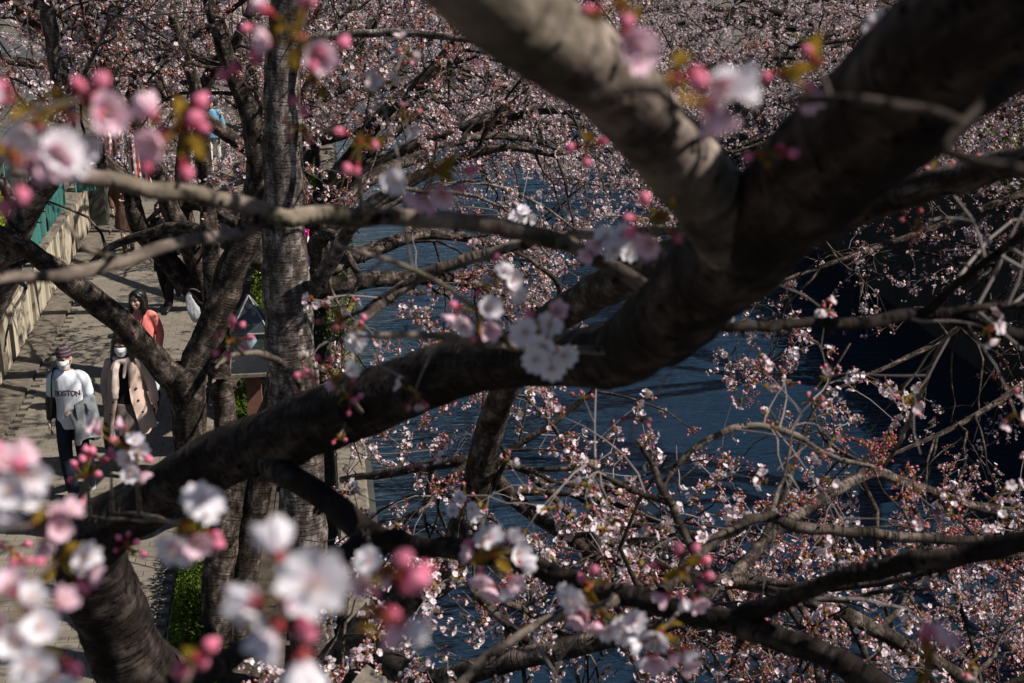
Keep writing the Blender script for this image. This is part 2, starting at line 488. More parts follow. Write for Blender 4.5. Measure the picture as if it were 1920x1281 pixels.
# fluted concrete wall along the path
def wall_run(y0, y1, label):
    t = thing('concrete_wall', label, 'wall', (WALL_X, y0, 0))
    step = 2.2
    k = y0
    while k < y1 - 0.1:
        e = min(k + step, y1) - 0.012
        m = MB()
        pts = []
        y = k
        while y < e - 1e-6:
            for (dy, dx) in ((0, 0), (0.30, 0), (0.34, -0.085), (0.51, -0.085)):
                if y + dy < e: pts.append((dx, y + dy))
            y += 0.55
        pts.append((pts[-1][0], e))
        V = []
        for z in (0.0, 0.2, 0.5, 0.80, 0.83):
            for (dx, yy) in pts:
                V.append((dx * (1 if z < .82 else 0.6), yy - y0, z))
        n = len(pts)
        for (dx, yy) in pts: V.append((-0.24, yy - y0, 0.83))
        for (dx, yy) in pts: V.append((-0.24, yy - y0, 0.0))
        F = [(a * n + i, a * n + i + 1, a * n + n + i + 1, a * n + n + i) for a in range(6) for i in range(n - 1)]
        F += [(a * n + n, a * n, (a + 1) * n - 1 + 1, a * n + n) for a in range(0)]
        m.add(V, F)
        for q in (0, n - 1):
            m.add([V[a * n + q] for a in range(7)], [tuple(range(7))] if q else [tuple(range(6, -1, -1))])
        m.build('wall_panel', MAT['wall'], t, smooth=False)
        c = MB().box((-0.27, k - y0, 0.833), (0.03, e - y0, 0.885), bevel=0.008)
        c.build('coping_stone', MAT['parapet'], t, smooth=False)
        k += step
    return t
wall_run(8.0, 27.0, 'sunlit cream fluted concrete wall with dark streaks, along the walkway beside the masked man')
wall_run(31.2, 70.0, 'far stretch of cream concrete wall beyond the striped banners and the gateway')

# gate pier at the end of the first wall
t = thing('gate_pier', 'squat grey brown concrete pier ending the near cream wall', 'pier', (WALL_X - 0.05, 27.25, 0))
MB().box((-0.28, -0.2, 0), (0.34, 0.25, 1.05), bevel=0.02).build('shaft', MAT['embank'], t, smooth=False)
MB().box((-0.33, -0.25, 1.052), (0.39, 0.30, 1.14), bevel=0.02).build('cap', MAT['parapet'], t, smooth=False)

# green netting fence on top of the wall
def netting_mat():
    m, nt, b = node_mat('green_netting')
    g_ = N(nt, 'ShaderNodeNewGeometry')
    n = N(nt, 'ShaderNodeTexNoise', i_Scale=1.0, i_Detail=3.0); nt.links.new(vmul(nt, g_.outputs['Position'], (3, 14, 0.8)), n.inputs['Vector'])
    nt.links.new(ramp(nt, n.outputs['Fac'], [(0.35, (0.012, 0.075, 0.068)), (0.7, (0.045, 0.17, 0.15))]).outputs[0], b.inputs['Base Color'])
    b.inputs['Roughness'].default_value = 0.7
    return m
MAT['net'] = netting_mat()
MAT['green_metal'] = plain('green_metal', (0.10, 0.20, 0.17), 0.5, 0.2, 20, 0.05)
t = thing('netting_fence', 'teal green netting fence with thin posts standing on the cream wall', 'fence', (WALL_X - 0.12, 14.0, 0.885))
FH = 0.78
for k in range(7):
    y = k * 1.85
    V, F, A = tubes([[(0, y, 0), (0, y, FH * .5), (0, y, FH + .02)]], [[.018] * 3], 8)
    MB().add(V, F).build('post', MAT['green_metal'], t)
for k in range(6):
    m = MB(); V = []; ny, nz = 34, 7
    for a in (0, 0.006):
        for i in range(nz):
            for j in range(ny):
                y = k * 1.85 + 0.03 + j / (ny - 1) * 1.79; z = 0.03 + i / (nz - 1) * (FH - 0.06)
                V.append((0.03 - a + 0.022 * math.sin(y * 23 + 1.7 * math.sin(y * 5 + z)) + 0.02 * noise.noise((y * 3, z * 3, k)), y, z))
    q = ny * nz
    F = []
    for i in range(nz - 1):
        for j in range(ny - 1):
            a = i * ny + j
            F += [(a, a + 1, a + ny + 1, a + ny), (q + a + ny, q + a + ny + 1, q + a + 1, q + a)]
    m.add(V, F).build('net', MAT['net'], t)
    for z in (0.0, FH):
        V, F, A = tubes([[(0, k * 1.85, z), (0, k * 1.85 + .9, z + .003), (0, k * 1.85 + 1.85, z)]], [[.012] * 3], 6)
        MB().add(V, F).build('rail', MAT['green_metal'], t)

# end return of the fence
V = []
t2 = thing('netting_screen', 'teal netting panel set across the end of the green fence by the striped banners', 'panel', (WALL_X - 0.1, 26.2, 0.885))
m = MB()
for a in (0, 0.008):
    for i in range(5):
        for j in range(9):
            V.append((0.03 + j / 8 * 0.32, a + 0.015 * math.sin(j * 2.4), 0.02 + i / 4 * (0.80 - 0.05 * j / 8)))
F = []
for i in range(4):
    for j in range(8):
        a = i * 9 + j
        F += [(a, a + 1, a + 10, a + 9), (45 + a + 9, 45 + a + 10, 45 + a + 1, 45 + a)]
m.add(V, F).build('net', MAT['net'], t2)
for x in (0.02, 0.36):
    V, F, A = tubes([[(x, 0, 0), (x, 0, .4), (x, 0, .84 - x * .15)]], [[.016] * 3], 8)
    MB().add(V, F).build('post', MAT['green_metal'], t2)

# red and white striped banners at the gateway
MAT['white_cloth'] = cloth('white_cloth', (0.72, 0.70, 0.68))
MAT['red_cloth'] = cloth('red_cloth', (0.42, 0.045, 0.04))
MAT['blue_cloth'] = cloth('blue_cloth', (0.10, 0.16, 0.34))
def banner(x, y, z0, w_, h, label, ph):
    t = thing('striped_banner', label, 'banner', (x, y, 0), 'striped banners at the gateway')
    V, F, A = tubes([[(-w_ / 2 - .03, 0, 0), (-w_ / 2 - .03, 0, z0), (-w_ / 2 - .03, 0, z0 + h + .05)]], [[.014] * 3], 8)
    MB().add(V, F).build('pole', MAT['green_metal'], t)
    ns = 9
    for s_ in range(ns):
        m = MB(); V = []
        for a in (0, .004):
            for i in range(6):
                for j in range(3):
                    u = (s_ + j / 2) / ns
                    V.append((-w_ / 2 + u * w_, 0.03 * math.sin(u * 11 + ph + i * .3) + a, z0 + i / 5 * h))
        F = []
        for i in range(5):
            for j in range(2):
                a = i * 3 + j
                F += [(a, a + 1, a + 4, a + 3), (18 + a + 3, 18 + a + 4, 18 + a + 1, 18 + a)]
        m.add(V, F).build('red_stripe' if s_ % 2 else 'white_stripe', MAT['red_cloth'] if s_ % 2 else MAT['white_cloth'], t)
    for (u, v) in ((.62, .25), (.8, .42), (.55, .1)):
        V, F = sph((-w_ / 2 + u * w_, -0.045, z0 + v * h), (.04, .006, .05), 8, 6)
        MB().add(V, F).build('blue_emblem', MAT['blue_cloth'], t)
banner(-3.98, 28.3, 0.55, 0.44, 1.25, 'red and white striped banner nearest the end of the green fence', 0.0)
banner(-3.55, 29.1, 0.35, 0.46, 1.15, 'red and white striped banner with blue marks, standing right of the other one', 1.3)

# house with grey boards and tiled roof behind the fence
MAT['siding'] = plain('siding', (0.12, 0.123, 0.115), 0.8, 0.15, 5, 0.2)
MAT['tile'] = plain('roof_tile', (0.055, 0.058, 0.058), 0.7, 0.3, 9, 0.3)
MAT['window_glass'] = plain('window_glass', (0.03, 0.04, 0.05), 0.08, 0.1, 3, 0.0, 0.6)
t = thing('house', 'low grey boarded house with a tiled roof behind the green fence', 'house', (-9.5, 24, 0))
MB().box((-4, -5.5, 0), (4.2, 6, 2.6)).build('wall', MAT['siding'], t, smooth=False)
for k in range(13):
    MB().box((4.203, -5.5, 0.05 + k * 0.195), (4.225, 6.0, 0.235 + k * 0.195)).build('siding_board', MAT['siding'], t, smooth=False)
for yy in (-3.4, 0.4, 3.6):
    f = MB().box((4.228, yy, 0.95), (4.29, yy + 1.3, 2.05)).build('window_frame', MAT['green_metal'], t, smooth=False)
    MB().box((4.292, yy + .06, 1.0), (4.30, yy + 0.63, 2.0)).build('pane', MAT['window_glass'], f, smooth=False)
    MB().box((4.292, yy + .67, 1.0), (4.30, yy + 1.24, 2.0)).build('pane', MAT['window_glass'], f, smooth=False)
rf = MB().add([(4.8, -6, 2.45), (4.8, 6.5, 2.45), (0, 6.5, 4.6), (0, -6, 4.6), (-4.6, 6.5, 2.45), (-4.6, -6, 2.45)], [(0, 1, 2, 3), (3, 2, 4, 5)]).build('roof', MAT['tile'], t, smooth=False)
tl = MB()
for i in range(14):
    for j in range(40):
        u = i / 14; x = 4.82 - u * 4.75; z = 2.47 + u * 2.13
        y = -6 + j * 0.312
        tl.add([(x, y + .01, z + .05), (x, y + .3, z + .05), (x - .37, y + .3, z + .19), (x - .37, y + .01, z + .19), (x, y + .01, z), (x, y + .3, z)], [(0, 1, 2, 3), (4, 5, 1, 0)])
tag(tl.build('roof_tiles', MAT['tile'], t, smooth=False), kind='stuff')

# embankment walls of the canal
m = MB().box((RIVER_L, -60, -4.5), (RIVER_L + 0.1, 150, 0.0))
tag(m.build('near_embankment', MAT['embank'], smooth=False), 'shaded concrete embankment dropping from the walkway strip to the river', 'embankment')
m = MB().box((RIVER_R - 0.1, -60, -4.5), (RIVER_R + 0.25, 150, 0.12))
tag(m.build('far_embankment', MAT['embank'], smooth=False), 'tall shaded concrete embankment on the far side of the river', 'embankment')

# concrete parapet blocks at the river edge
t = thing('river_parapet', 'weathered beige concrete parapet in blocks between the trees and the river', 'parapet', (0, 0, 0))
rng = np.random.default_rng(11)
for k in range(22):
    y = 6.3 + k * 1.62
    hgt = 0.62 + rng.uniform(-.01, .01)
    MB().box((0.04, y, 0), (0.355, y + 1.53, hgt), bevel=0.025).build('parapet_block', MAT['parapet'], t, smooth=False)
    if k < 12:
        for q in (0.25, 0.8, 1.35):
            MB().box((0.022, y + q, 0.08), (0.038, y + q + .045, hgt - .05)).build('rib', MAT['parapet'], t, smooth=False)

# ------------------------------------------------------------------ leaves: hedges and ivy
LEAF_V = np.array([(0, 0, 0), (.32, .4, .06), (0, .45, -.04), (-.32, .4, .06), (0, 1, 0)])
LEAF_F = np.array([(0, 1, 2), (0, 2, 3), (2, 1, 4), (2, 4, 3)])

def rand_rot(rng, n):
    q = rng.normal(size=(n, 4)); q /= np.linalg.norm(q, axis=1, keepdims=True)
    w_, x, y, z = q.T
    return np.stack([1 - 2 * (y * y + z * z), 2 * (x * y - z * w_), 2 * (x * z + y * w_), 2 * (x * y + z * w_), 1 - 2 * (x * x + z * z), 2 * (y * z - x * w_), 2 * (x * z - y * w_), 2 * (y * z + x * w_), 1 - 2 * (x * x + y * y)], 1).reshape(n, 3, 3)

def frame_rot(rng, D, jitter=0.0):
    """Rotations that take +Z to the rows of D, with random spin."""
    D = D + rng.normal(0, jitter, D.shape) if jitter else D
    D = D / (np.linalg.norm(D, axis=1, keepdims=True) + 1e-9)
    a = rng.normal(size=D.shape)
    X = np.cross(a, D); X /= np.linalg.norm(X, axis=1, keepdims=True) + 1e-9
    return np.stack([X, np.cross(D, X), D], axis=2)

def stamp(mb, V, F, mi, Rm, S, P):
    """Copies of one template at many places, joined."""
    k, n = len(P), len(V)
    if k == 0: return
    VV = np.einsum('kij,nj->kni', Rm, V) * np.asarray(S).reshape(-1, 1, 1) + np.asarray(P)[:, None, :]
    FF = (F[None] + (np.arange(k) * n)[:, None, None]).reshape(-1, F.shape[1])
    mb.add(VV.reshape(-1, 3), FF, np.tile(mi, k) if not np.isscalar(mi) else mi)

def leaf_heap(name, pts, size, mat, parent, rng, out=None):
    mb = MB()
    n = len(pts)
    D = rng.normal(size=(n, 3)) * 0.7 + np.array([0, 0, .5]) if out is None else out + rng.normal(size=(n, 3)) * 0.6
    stamp(mb, LEAF_V, LEAF_F, 0, frame_rot(rng, D) @ np.array([[1, 0, 0], [0, 0, -1], [0, 1, 0]]), size * rng.uniform(.6, 1.25, n), pts)
    return tag(mb.build(name, mat, parent, smooth=False), kind='stuff')

def hedge(x0, x1, y0, y1, h, n, size, label, seed, cat='hedge', name='hedge'):
    rng = np.random.default_rng(seed)
    c = np.array([(x0 + x1) / 2, (y0 + y1) / 2, 0])
    t = thing(name, label, cat, c)
    pts = []
    while len(pts) < n:
        p = rng.uniform((x0, y0, 0.02), (x1, y1, h))
        q = (p - (c[0], c[1], 0)) / ((x1 - x0) / 2, (y1 - y0) / 2, h)
        lump = 0.86 + 0.28 * noise.noise(Vector((p[0] * 2.2, p[1] * 2.2, p[2] * 2.2 + seed)))
        rr = (abs(q[0]) ** 3 + abs(q[1]) ** 6 + q[2] ** 3)
        if rr < lump and (rr > 0.25 or rng.random() < .25): pts.append(p)
    leaf_heap('leaves', np.array(pts) - c, size, MAT['leaf'], t, rng)
    P = []
    for k in range(14):
        b = rng.uniform((x0 + .08, y0 + .1, 0.02), (x1 - .08, y1 - .1, .03)) - c
        e = b + (rng.normal(0, .08), rng.normal(0, .12), h * .8)
        P.append([b, (b + e) / 2 + rng.normal(0, .02, 3), e])
    V, F, A = tubes(np.array(P), np.tile([.010, .007, .003], (14, 1)), 5)
    tag(MB().add(V, F).build('stems', MAT['twig_dark'], t), kind='stuff')
hedge(-1.50, -0.96, 10.2, 13.5, 0.5, 9000, 0.046, 'leafy green hedge at the foot of the double trunk, lower left edge of the strip', 1)
hedge(-1.2, -0.45, 14.6, 17.6, 0.55, 6000, 0.05, 'dark green hedge around the garden lamp, behind the pale straight trunk', 2)
hedge(-1.1, -0.25, 18.2, 23.5, 1.0, 7000, 0.055, 'tall green hedge between the forked trees and the river, beyond the lamp', 3)
hedge(-0.75, 0.0, 25.0, 33.0, 0.9, 5000, 0.06, 'far green hedge along the river edge, beyond the striped banners', 4)
# ivy over the parapet
def ivy(x, y, z, sx, sy, sz, n, label, seed, mat='leaf'):
    rng = np.random.default_rng(seed)
    t = thing('ivy', label, 'ivy', (x, y, 0))
    p = rng.normal(size=(n, 3)) * (sx, sy, sz) + (0, 0, z)
    leaf_heap('leaves', p, 0.05, MAT[mat], t, rng)
    P = []
    for k in range(8):
        b = np.array([rng.normal(0, sx * .5), rng.normal(0, sy * .8), 0.0])
        e = np.array([rng.normal(0, sx * .8), rng.normal(0, sy), z + sz])
        P.append([b, (b + e) / 2 + rng.normal(0, .06, 3), e])
    V, F, A = tubes(np.array(P), np.tile([.008, .006, .003], (8, 1)), 5)
    tag(MB().add(V, F).build('stems', MAT['twig_dark'], t), kind='stuff')
ivy(0.18, 15.9, 0.50, 0.10, 0.5, 0.20, 2200, 'green ivy hanging over the parapet, low behind the pale straight trunk', 21)
ivy(0.22, 18.2, 0.62, 0.11, 0.45, 0.20, 1700, 'green ivy clump on the parapet, middle one right of the pale trunk', 22)
ivy(0.20, 21.5, 0.8, 0.16, 0.6, 0.28, 1800, 'yellowish ivy clump on the parapet farthest along the river edge', 23)
# lime shrub behind the fence
rng = np.random.default_rng(31)
t = thing('lime_shrub', 'bright lime green shrub showing behind the teal fence at the left edge', 'shrub', (-5.35, 22.6, 0))
p = rng.normal(size=(2600, 3)); p /= np.linalg.norm(p, axis=1, keepdims=True); p *= rng.uniform(.5, 1, (2600, 1)) ** .5 * (.55, .6, .6)
leaf_heap('leaves', p + (0, 0, 1.3), 0.085, MAT['lime_leaf'], t, rng)
V, F, A = tubes([[(0, 0, 0), (.03, 0, .5), (0, .03, 1.1)]], [[.04, .03, .015]], 8)
MB().add(V, F).build('trunk', MAT['twig_dark'], t)

# ------------------------------------------------------------------ garden lamp and paper lanterns
MAT['lamp_metal'] = plain('lamp_metal', (0.20, 0.19, 0.185), 0.45, 0.25, 20, 0.05, 0.5)
MAT['rust_post'] = plain('rust_post', (0.17, 0.075, 0.052), 0.7, 0.25, 12, 0.2)
def glass_mat():
    m, nt, b = node_mat('lamp_glass')
    tr = N(nt, 'ShaderNodeBsdfTransparent'); tr.inputs[0].default_value = (.80, .84, .88, 1)
    gl = N(nt, 'ShaderNodeBsdfGlossy'); gl.inputs['Roughness'].default_value = .08
    lw = N(nt, 'ShaderNodeFresnel'); lw.inputs[0].default_value = 1.6
    mx = N(nt, 'ShaderNodeMixShader'); nt.links.new(lw.outputs[0], mx.inputs[0]); nt.links.new(tr.outputs[0], mx.inputs[1]); nt.links.new(gl.outputs[0], mx.inputs[2])
    df = N(nt, 'ShaderNodeBsdfDiffuse'); df.inputs[0].default_value = (.30, .33, .37, 1); m2 = N(nt, 'ShaderNodeMixShader'); m2.inputs[0].default_value = .10
    nt.links.new(mx.outputs[0], m2.inputs[1]); nt.links.new(df.outputs[0], m2.inputs[2])
    nt.nodes.remove(b); nt.links.new(m2.outputs[0], nt.nodes['Material Output'].inputs[0])
    return m
MAT['lamp_glass'] = glass_mat()
MAT['white_bulb'] = plain('white_bulb', (0.72, 0.71, 0.70), 0.35, 0.05, 6, 0)
Pl = at(474, 690, 16.3)
t = thing('garden_lamp', 'garden lamp with a pointed glass lantern and white bulb on a rusty brown post', 'lamp', (Pl[0], Pl[1], 0))
z0 = Pl[2]
MB().box((-.085, -.085, 0), (.085, .085, z0 - .03), bevel=.012).build('post', MAT['rust_post'], t, smooth=False)
MB().box((-.26, -.26, z0 - .028), (.26, .26, z0 + .025), bevel=.008).build('base_plate', MAT['parapet'], t, smooth=False)
def frustum(mb, w0, z0_, w1, z1_, th):
    V = []
    for (w_, z) in ((w0, z0_), (w1, z1_), (w1 - th, z1_), (w0 - th, z0_)):
        V += [(-w_, -w_, z), (w_, -w_, z), (w_, w_, z), (-w_, w_, z)]
    F = []
    for a in range(3):
        for j in range(4): F.append((a * 4 + j, a * 4 + (j + 1) % 4, a * 4 + 4 + (j + 1) % 4, a * 4 + 4 + j))
    for j in range(4): F.append((12 + j, 12 + (j + 1) % 4, (j + 1) % 4, j))
    return mb.add(V, F)
for k in range(4):
    a = k * math.pi / 2
    M_ = MB()
    w0, w1, za, zb = .245, .20, z0 + .027, z0 + .47
    V = np.array([(-w0 + .012, -w0, za), (w0 - .012, -w0, za), (w1 - .012, -w1, zb), (-w1 + .012, -w1, zb), (-w0 + .012, -w0 + .006, za), (w0 - .012, -w0 + .006, za), (w1 - .012, -w1 + .006, zb), (-w1 + .012, -w1 + .006, zb)])
    rot = np.array([[math.cos(a), -math.sin(a), 0], [math.sin(a), math.cos(a), 0], [0, 0, 1]])
    M_.add(V @ rot.T, [(0, 1, 2, 3), (7, 6, 5, 4), (0, 4, 5, 1), (1, 5, 6, 2), (2, 6, 7, 3), (3, 7, 4, 0)]).build('glass_pane', MAT['lamp_glass'], t, smooth=False)
    V, F, A = tubes([[(-w0, -w0, za), ((-w0 - w1) / 2, (-w0 - w1) / 2, (za + zb) / 2), (-w1, -w1, zb)]], [[.011] * 3], 6)
    MB().add(V @ rot.T, F).build('corner_bar', MAT['lamp_metal'], t)
    V = np.array([(-.215, -.215, zb + .012), (.215, -.215, zb + .012), (0, 0, zb + .40), (-.20, -.20, zb + .004), (.20, -.20, zb + .004), (0, 0, zb + .375)])
    MB().add(V @ rot.T, [(0, 1, 2), (5, 4, 3)]).add(V @ rot.T, [(0, 3, 4, 1)]).build('roof_pane', MAT['lamp_glass'], t, smooth=False)
    V, F, A = tubes([[(-.215, -.215, zb + .012), (-.11, -.11, zb + .205), (0, 0, zb + .40)]], [[.012] * 3], 6)
    MB().add(V @ rot.T, F).build('ridge_bar', MAT['lamp_metal'], t)
    V, F, A = tubes([[(-.215, -.215, zb + .008), (0, -.215, zb + .008), (.215, -.215, zb + .008)]], [[.012] * 3], 6)
    MB().add(V @ rot.T, F).build('eave_bar', MAT['lamp_metal'], t)
V, F = lathe([(0, 0), (.03, 0), (.035, .05), (.04, .08), (.075, .13), (.085, .18), (.075, .24), (.045, .285), (0, .30)], 16, (0, 0, z0 + .08))
MB().add(V, F).build('bulb', MAT['white_bulb'], t)
V, F = lathe([(0, 0), (.05, 0), (.05, .06), (0, .06)], 12, (0, 0, z0 + .026))
MB().add(V, F).build('socket', MAT['lamp_metal'], t, smooth=False)

PINK = plain('lantern_pink', (0.80, 0.03, 0.26), 0.6, 0.08, 14, 0.1)
PALE = plain('lantern_pale', (0.80, 0.70, 0.76), 0.6, 0.05, 14, 0.1)
MAUVE = plain('lantern_mauve', (0.50, 0.22, 0.52), 0.6, 0.1, 14, 0.1)
INK = plain('lantern_ink', (0.03, 0.02, 0.05), 0.7, 0.1, 14, 0)
def hex_band(r0, z0_, r1, z1_):
    V = []
    for (r, z) in ((r0, z0_), (r1, z1_)):
        for k in range(6):
            a = k * math.pi / 3 + .26
            V.append((r * math.cos(a), r * math.sin(a), z))
    return V, [(k, (k + 1) % 6, 6 + (k + 1) % 6, 6 + k) for k in range(6)]
def paper_lantern(x, y, d, hpx, label, cord_to, glyphs):
    Pb = at(x, y, d); h = hpx * d / FPX
    t = thing('paper_lantern', label, 'lantern', Pb, 'paper lanterns hung for the blossom season')
    r = h * 0.17
    for (a, b, ra, rb, mat, nm) in ((.0, .18, .75, .95, PALE, 'lower_panel'), (.182, .30, 1.0, 1.0, MAUVE, 'purple_band'), (.302, .80, 1.0, 1.0, PALE, 'paper_panel'), (.802, .92, 1.02, .95, PINK, 'pink_band')):
        V, F = hex_band(r * ra, a * h, r * rb, b * h)
        MB().add(V, F).build(nm, mat, t, smooth=False)
    V, F = hex_band(r * 1.1, .922 * h, r * .3, h)
    V2, F2 = hex_band(r * 1.1, .922 * h, 0.001, .921 * h)
    MB().add(V, F).add(V2, F2).build('cap', PINK, t, smooth=False)
    for (pts, gz) in glyphs:
        a0 = math.atan2(-Pb[1], -Pb[0]) + .12
        P = [(r * 1.0 * math.cos(a0) + (-math.sin(a0)) * gx * r + math.cos(a0) * .004, r * 1.0 * math.sin(a0) + math.cos(a0) * gx * r + math.sin(a0) * .004, (gz + gy * .16) * h) for (gx, gy) in pts]
        P = spline(P, 4)
        V, F, A = tubes(P, np.full(len(P), r * .10), 5)
        MB().add(V, F).build('brush_character', INK, t)
    c = np.asarray(cord_to) - Pb
    V, F, A = tubes([[(0, 0, h), c * .5 + (0, 0, h * .5), c]], [[.004] * 3], 5)
    MB().add(V, F).build('cord', MAT['twig_dark'], t)
paper_lantern(568, 512, 15.5, 88, 'tall pink and white paper lantern with black brushed characters right of the pale trunk', at(562, 330, 15.3),
              [([(-.35, .9), (.35, .85), (-.1, .3), (.35, -.2)], .62), ([(-.3, .3), (.3, .6), (.35, 0), (-.05, -.3)], .42)])
paper_lantern(512, 1032, 11.6, 42, 'small magenta paper lantern low between the dark trunks and the pale trunk', at(520, 900, 11.4), [([(-.3, .5), (.2, .8), (.3, .1)], .5)])

# ------------------------------------------------------------------ blossom templates (mats: 0 petal, 1 bud, 2 calyx, 3 stalk)
class Tm:
    def __init__(s): s.V, s.F, s.M, s.n = [], [], [], 0
    def add(s, V, F, m):
        V, F = np.asarray(V, float), np.asarray(F)
        if F.shape[1] == 4: F = np.vstack([F[:, [0, 1, 2]], F[:, [0, 2, 3]]])
        s.V.append(V); s.F.append(F + s.n); s.M.append(np.full(len(F), m)); s.n += len(V)
    def out(s): return np.concatenate(s.V), np.concatenate(s.F), np.concatenate(s.M)

def petals(rad, cup, rng, fine):
    """Five separate notched petals round +Z."""
    out = []
    for k in range(5):
        a = 2 * math.pi * k / 5 + rng.normal(0, .08)
        if fine == 0:
            rows = [(.04, [0.0]), (1.0, [-.42, .42])]
            pts = [(.04, 0), (.95, -.40), (.95, .40)]
            F = [(0, 1, 2)]
        elif fine == 1:
            pts = [(.05, 0), (.55, -.37), (.55, .37), (.97, -.19), (.86, 0), (.97, .19)]
            F = [(0, 1, 2), (1, 4, 2), (1, 3, 4), (2, 4, 5)]
        else:
            pts, F = [], []
            prof = [(.06, .05), (.22, .17), (.42, .32), (.62, .41), (.80, .39), (.93, .28)]
            for i, (r, w_) in enumerate(prof):
                for j in range(5):
                    u = (j - 2) / 2
                    pts.append((r + (.07 * abs(u) - .05 * (1 - abs(u)) if i == 5 else -.02 * u * u), u * w_))
            for i in range(5):
                for j in range(4):
                    q = i * 5 + j; F += [(q, q + 5, q + 6), (q, q + 6, q + 1)]
        pts = np.array(pts)
        ruff = rng.normal(0, .03, len(pts)) if fine == 2 else rng.normal(0, .05, len(pts))
        tilt = cup + rng.normal(0, .10)
        th_ = np.arctan(tilt * (.6 + .4 * pts[:, 0])); r, w_ = pts[:, 0] * rad * np.cos(th_), pts[:, 1] * rad * 1.12
        z = pts[:, 0] * rad * np.sin(th_) + (pts[:, 1] ** 2) * rad * .7 + ruff * rad * .5
        ca, sa = math.cos(a), math.sin(a)
        out.append((np.stack([r * ca - w_ * sa, r * sa + w_ * ca, z], 1), np.array(F)))
    return out

def along(V, D, pos, rng, s=1.0):
    Rm = frame_rot(rng, np.asarray(D, float)[None])[0]
    return np.asarray(V) @ Rm.T * s + np.asarray(pos)

def bud_shape(r, l, nu, nv):
    prof = [(0, 0)] + [(r * math.sin(math.pi * (i / nv) ** .85), l * i / nv) for i in range(1, nv)] + [(0, l)]
    return lathe(prof, nu)

def cluster_template(seed, far, openness):
    rng = np.random.default_rng(seed)
    t = Tm()
    n = rng.integers(4, 7) if not far else rng.integers(3, 6)
    for k in range(n):
        D = np.array([rng.normal(0, .75), rng.normal(0, .75), rng.uniform(.1, 1)]); D /= np.linalg.norm(D)
        L = rng.uniform(.018, .036)
        e = D * L + (0, 0, -.004)
        if not far:
            V, F, A = tubes([[(0, 0, 0), D * L * .5 + rng.normal(0, .002, 3), e]], [[.0011, .0011, .0011]], 3)
            t.add(V, F, 3)
            V, F = bud_shape(.0032, .009, 4, 3); t.add(along(V, D, e - D * .007, rng), F, 2)
        if rng.random() < openness:
            for (V, F) in petals(.0185 * rng.uniform(.85, 1.1) * (1.12 if far else 1), rng.uniform(.15, .7), rng, 0 if far else 1):
                # one spin for the whole flower
                t.add(V, F, 0)
            sp = frame_rot(rng, D[None])[0]
            m = 5
            for i in range(1, m + 1): t.V[-i] = t.V[-i] @ sp.T + e
        else:
            s_ = rng.uniform(.75, 1.2)
            V, F = bud_shape(.0058 * s_, .015 * s_, 4 if far else 5, 2 if far else 4); t.add(along(V, D, e, rng), F, 1)
    for k in range(2 if far else 4):
        D = np.array([[rng.normal(0, .8), rng.normal(0, .8), rng.uniform(.2, 1)]])
        Rl = frame_rot(rng, D)[0] @ np.array([[1, 0, 0], [0, 0, -1], [0, 1, 0]])
        t.add(LEAF_V @ Rl.T * rng.uniform(.014, .027), LEAF_F, 2 if rng.random() < .6 else 3)
    return t.out()
MID = [cluster_template(100 + i, False, o) for i, o in enumerate((.75, .65, .6, .45, .4, .25, .15, .8, .5, .3))]
FAR = [cluster_template(200 + i, True, o) for i, o in enumerate((.8, .7, .55, .45, .35, .25, .15, .6))]
BL_MATS = [MAT['petal'], MAT['bud'], MAT['calyx'], MAT['stalk']]
MID_ME = []
for (V, F, mi) in MID:
    b = MB(); b.add(V, F, mi); MID_ME.append(b.mesh('blossom_cluster', BL_MATS))

# ------------------------------------------------------------------ growing branches
def inside(px, py, poly):
    r = np.zeros(len(px), bool)
    j = len(poly) - 1
    for i in range(len(poly)):
        xi, yi = poly[i]; xj, yj = poly[j]
        c = ((yi > py) != (yj > py)) & (px < (xj - xi) * (py - yi) / (yj - yi + 1e-9) + xi)
        r ^= c
        j = i
    return r
# how open the crowns are: gaps the photograph shows (sight lines from the bridge), as share of twigs that grow there
GAPS = [([(-60, 600), (140, 520), (200, 430), (400, 415), (430, 560), (350, 700), (365, 850), (335, 1300), (-60, 1300)], 20.5, .035),
        ([(-40, 230), (215, 230), (215, 400), (140, 520), (-40, 600)], 24, .16),
        ([(385, 190), (425, 190), (425, 290), (385, 290)], 30, .1),
        ([(485, 60), (592, 60), (625, 1300), (525, 1300)], 10.2, .05),
        ([(375, 950), (520, 950), (520, 1300), (300, 1300)], 12, .10),
        ([(930, 715), (1350, 640), (1560, 720), (1640, 900), (1300, 1000), (900, 960)], 60, .58),
        ([(650, 560), (950, 540), (860, 900), (690, 900)], 60, .7),
        ([(640, 850), (880, 880), (870, 1300), (700, 1300)], 60, .8),
        ([(1560, 330), (1940, 330), (1940, 900), (1700, 900), (1500, 640)], 60, .5),
        ([(425, 540), (535, 540), (535, 800), (425, 800)], 16, .12)]
def keep(P, rng):
    px, py, d = seen(P)
    k = np.ones(len(P), bool)
    u = rng.random(len(P))
    for poly, dm, share in GAPS:
        share = share if share < .15 else share ** .34
        k &= ~(inside(px, py, poly) & (d < dm) & (u > share))
    # nothing that would hang in front of the lens, and nothing far outside what can be seen or cast a shadow into it
    k &= ~((np.linalg.norm(P - CAM, axis=1) < 3.6) & (px > -200) & (px < 2100) & (py > -200) & (py < 1500) & (d > 0))
    k &= P[:, 2] > WATER_Z + .25
    return k

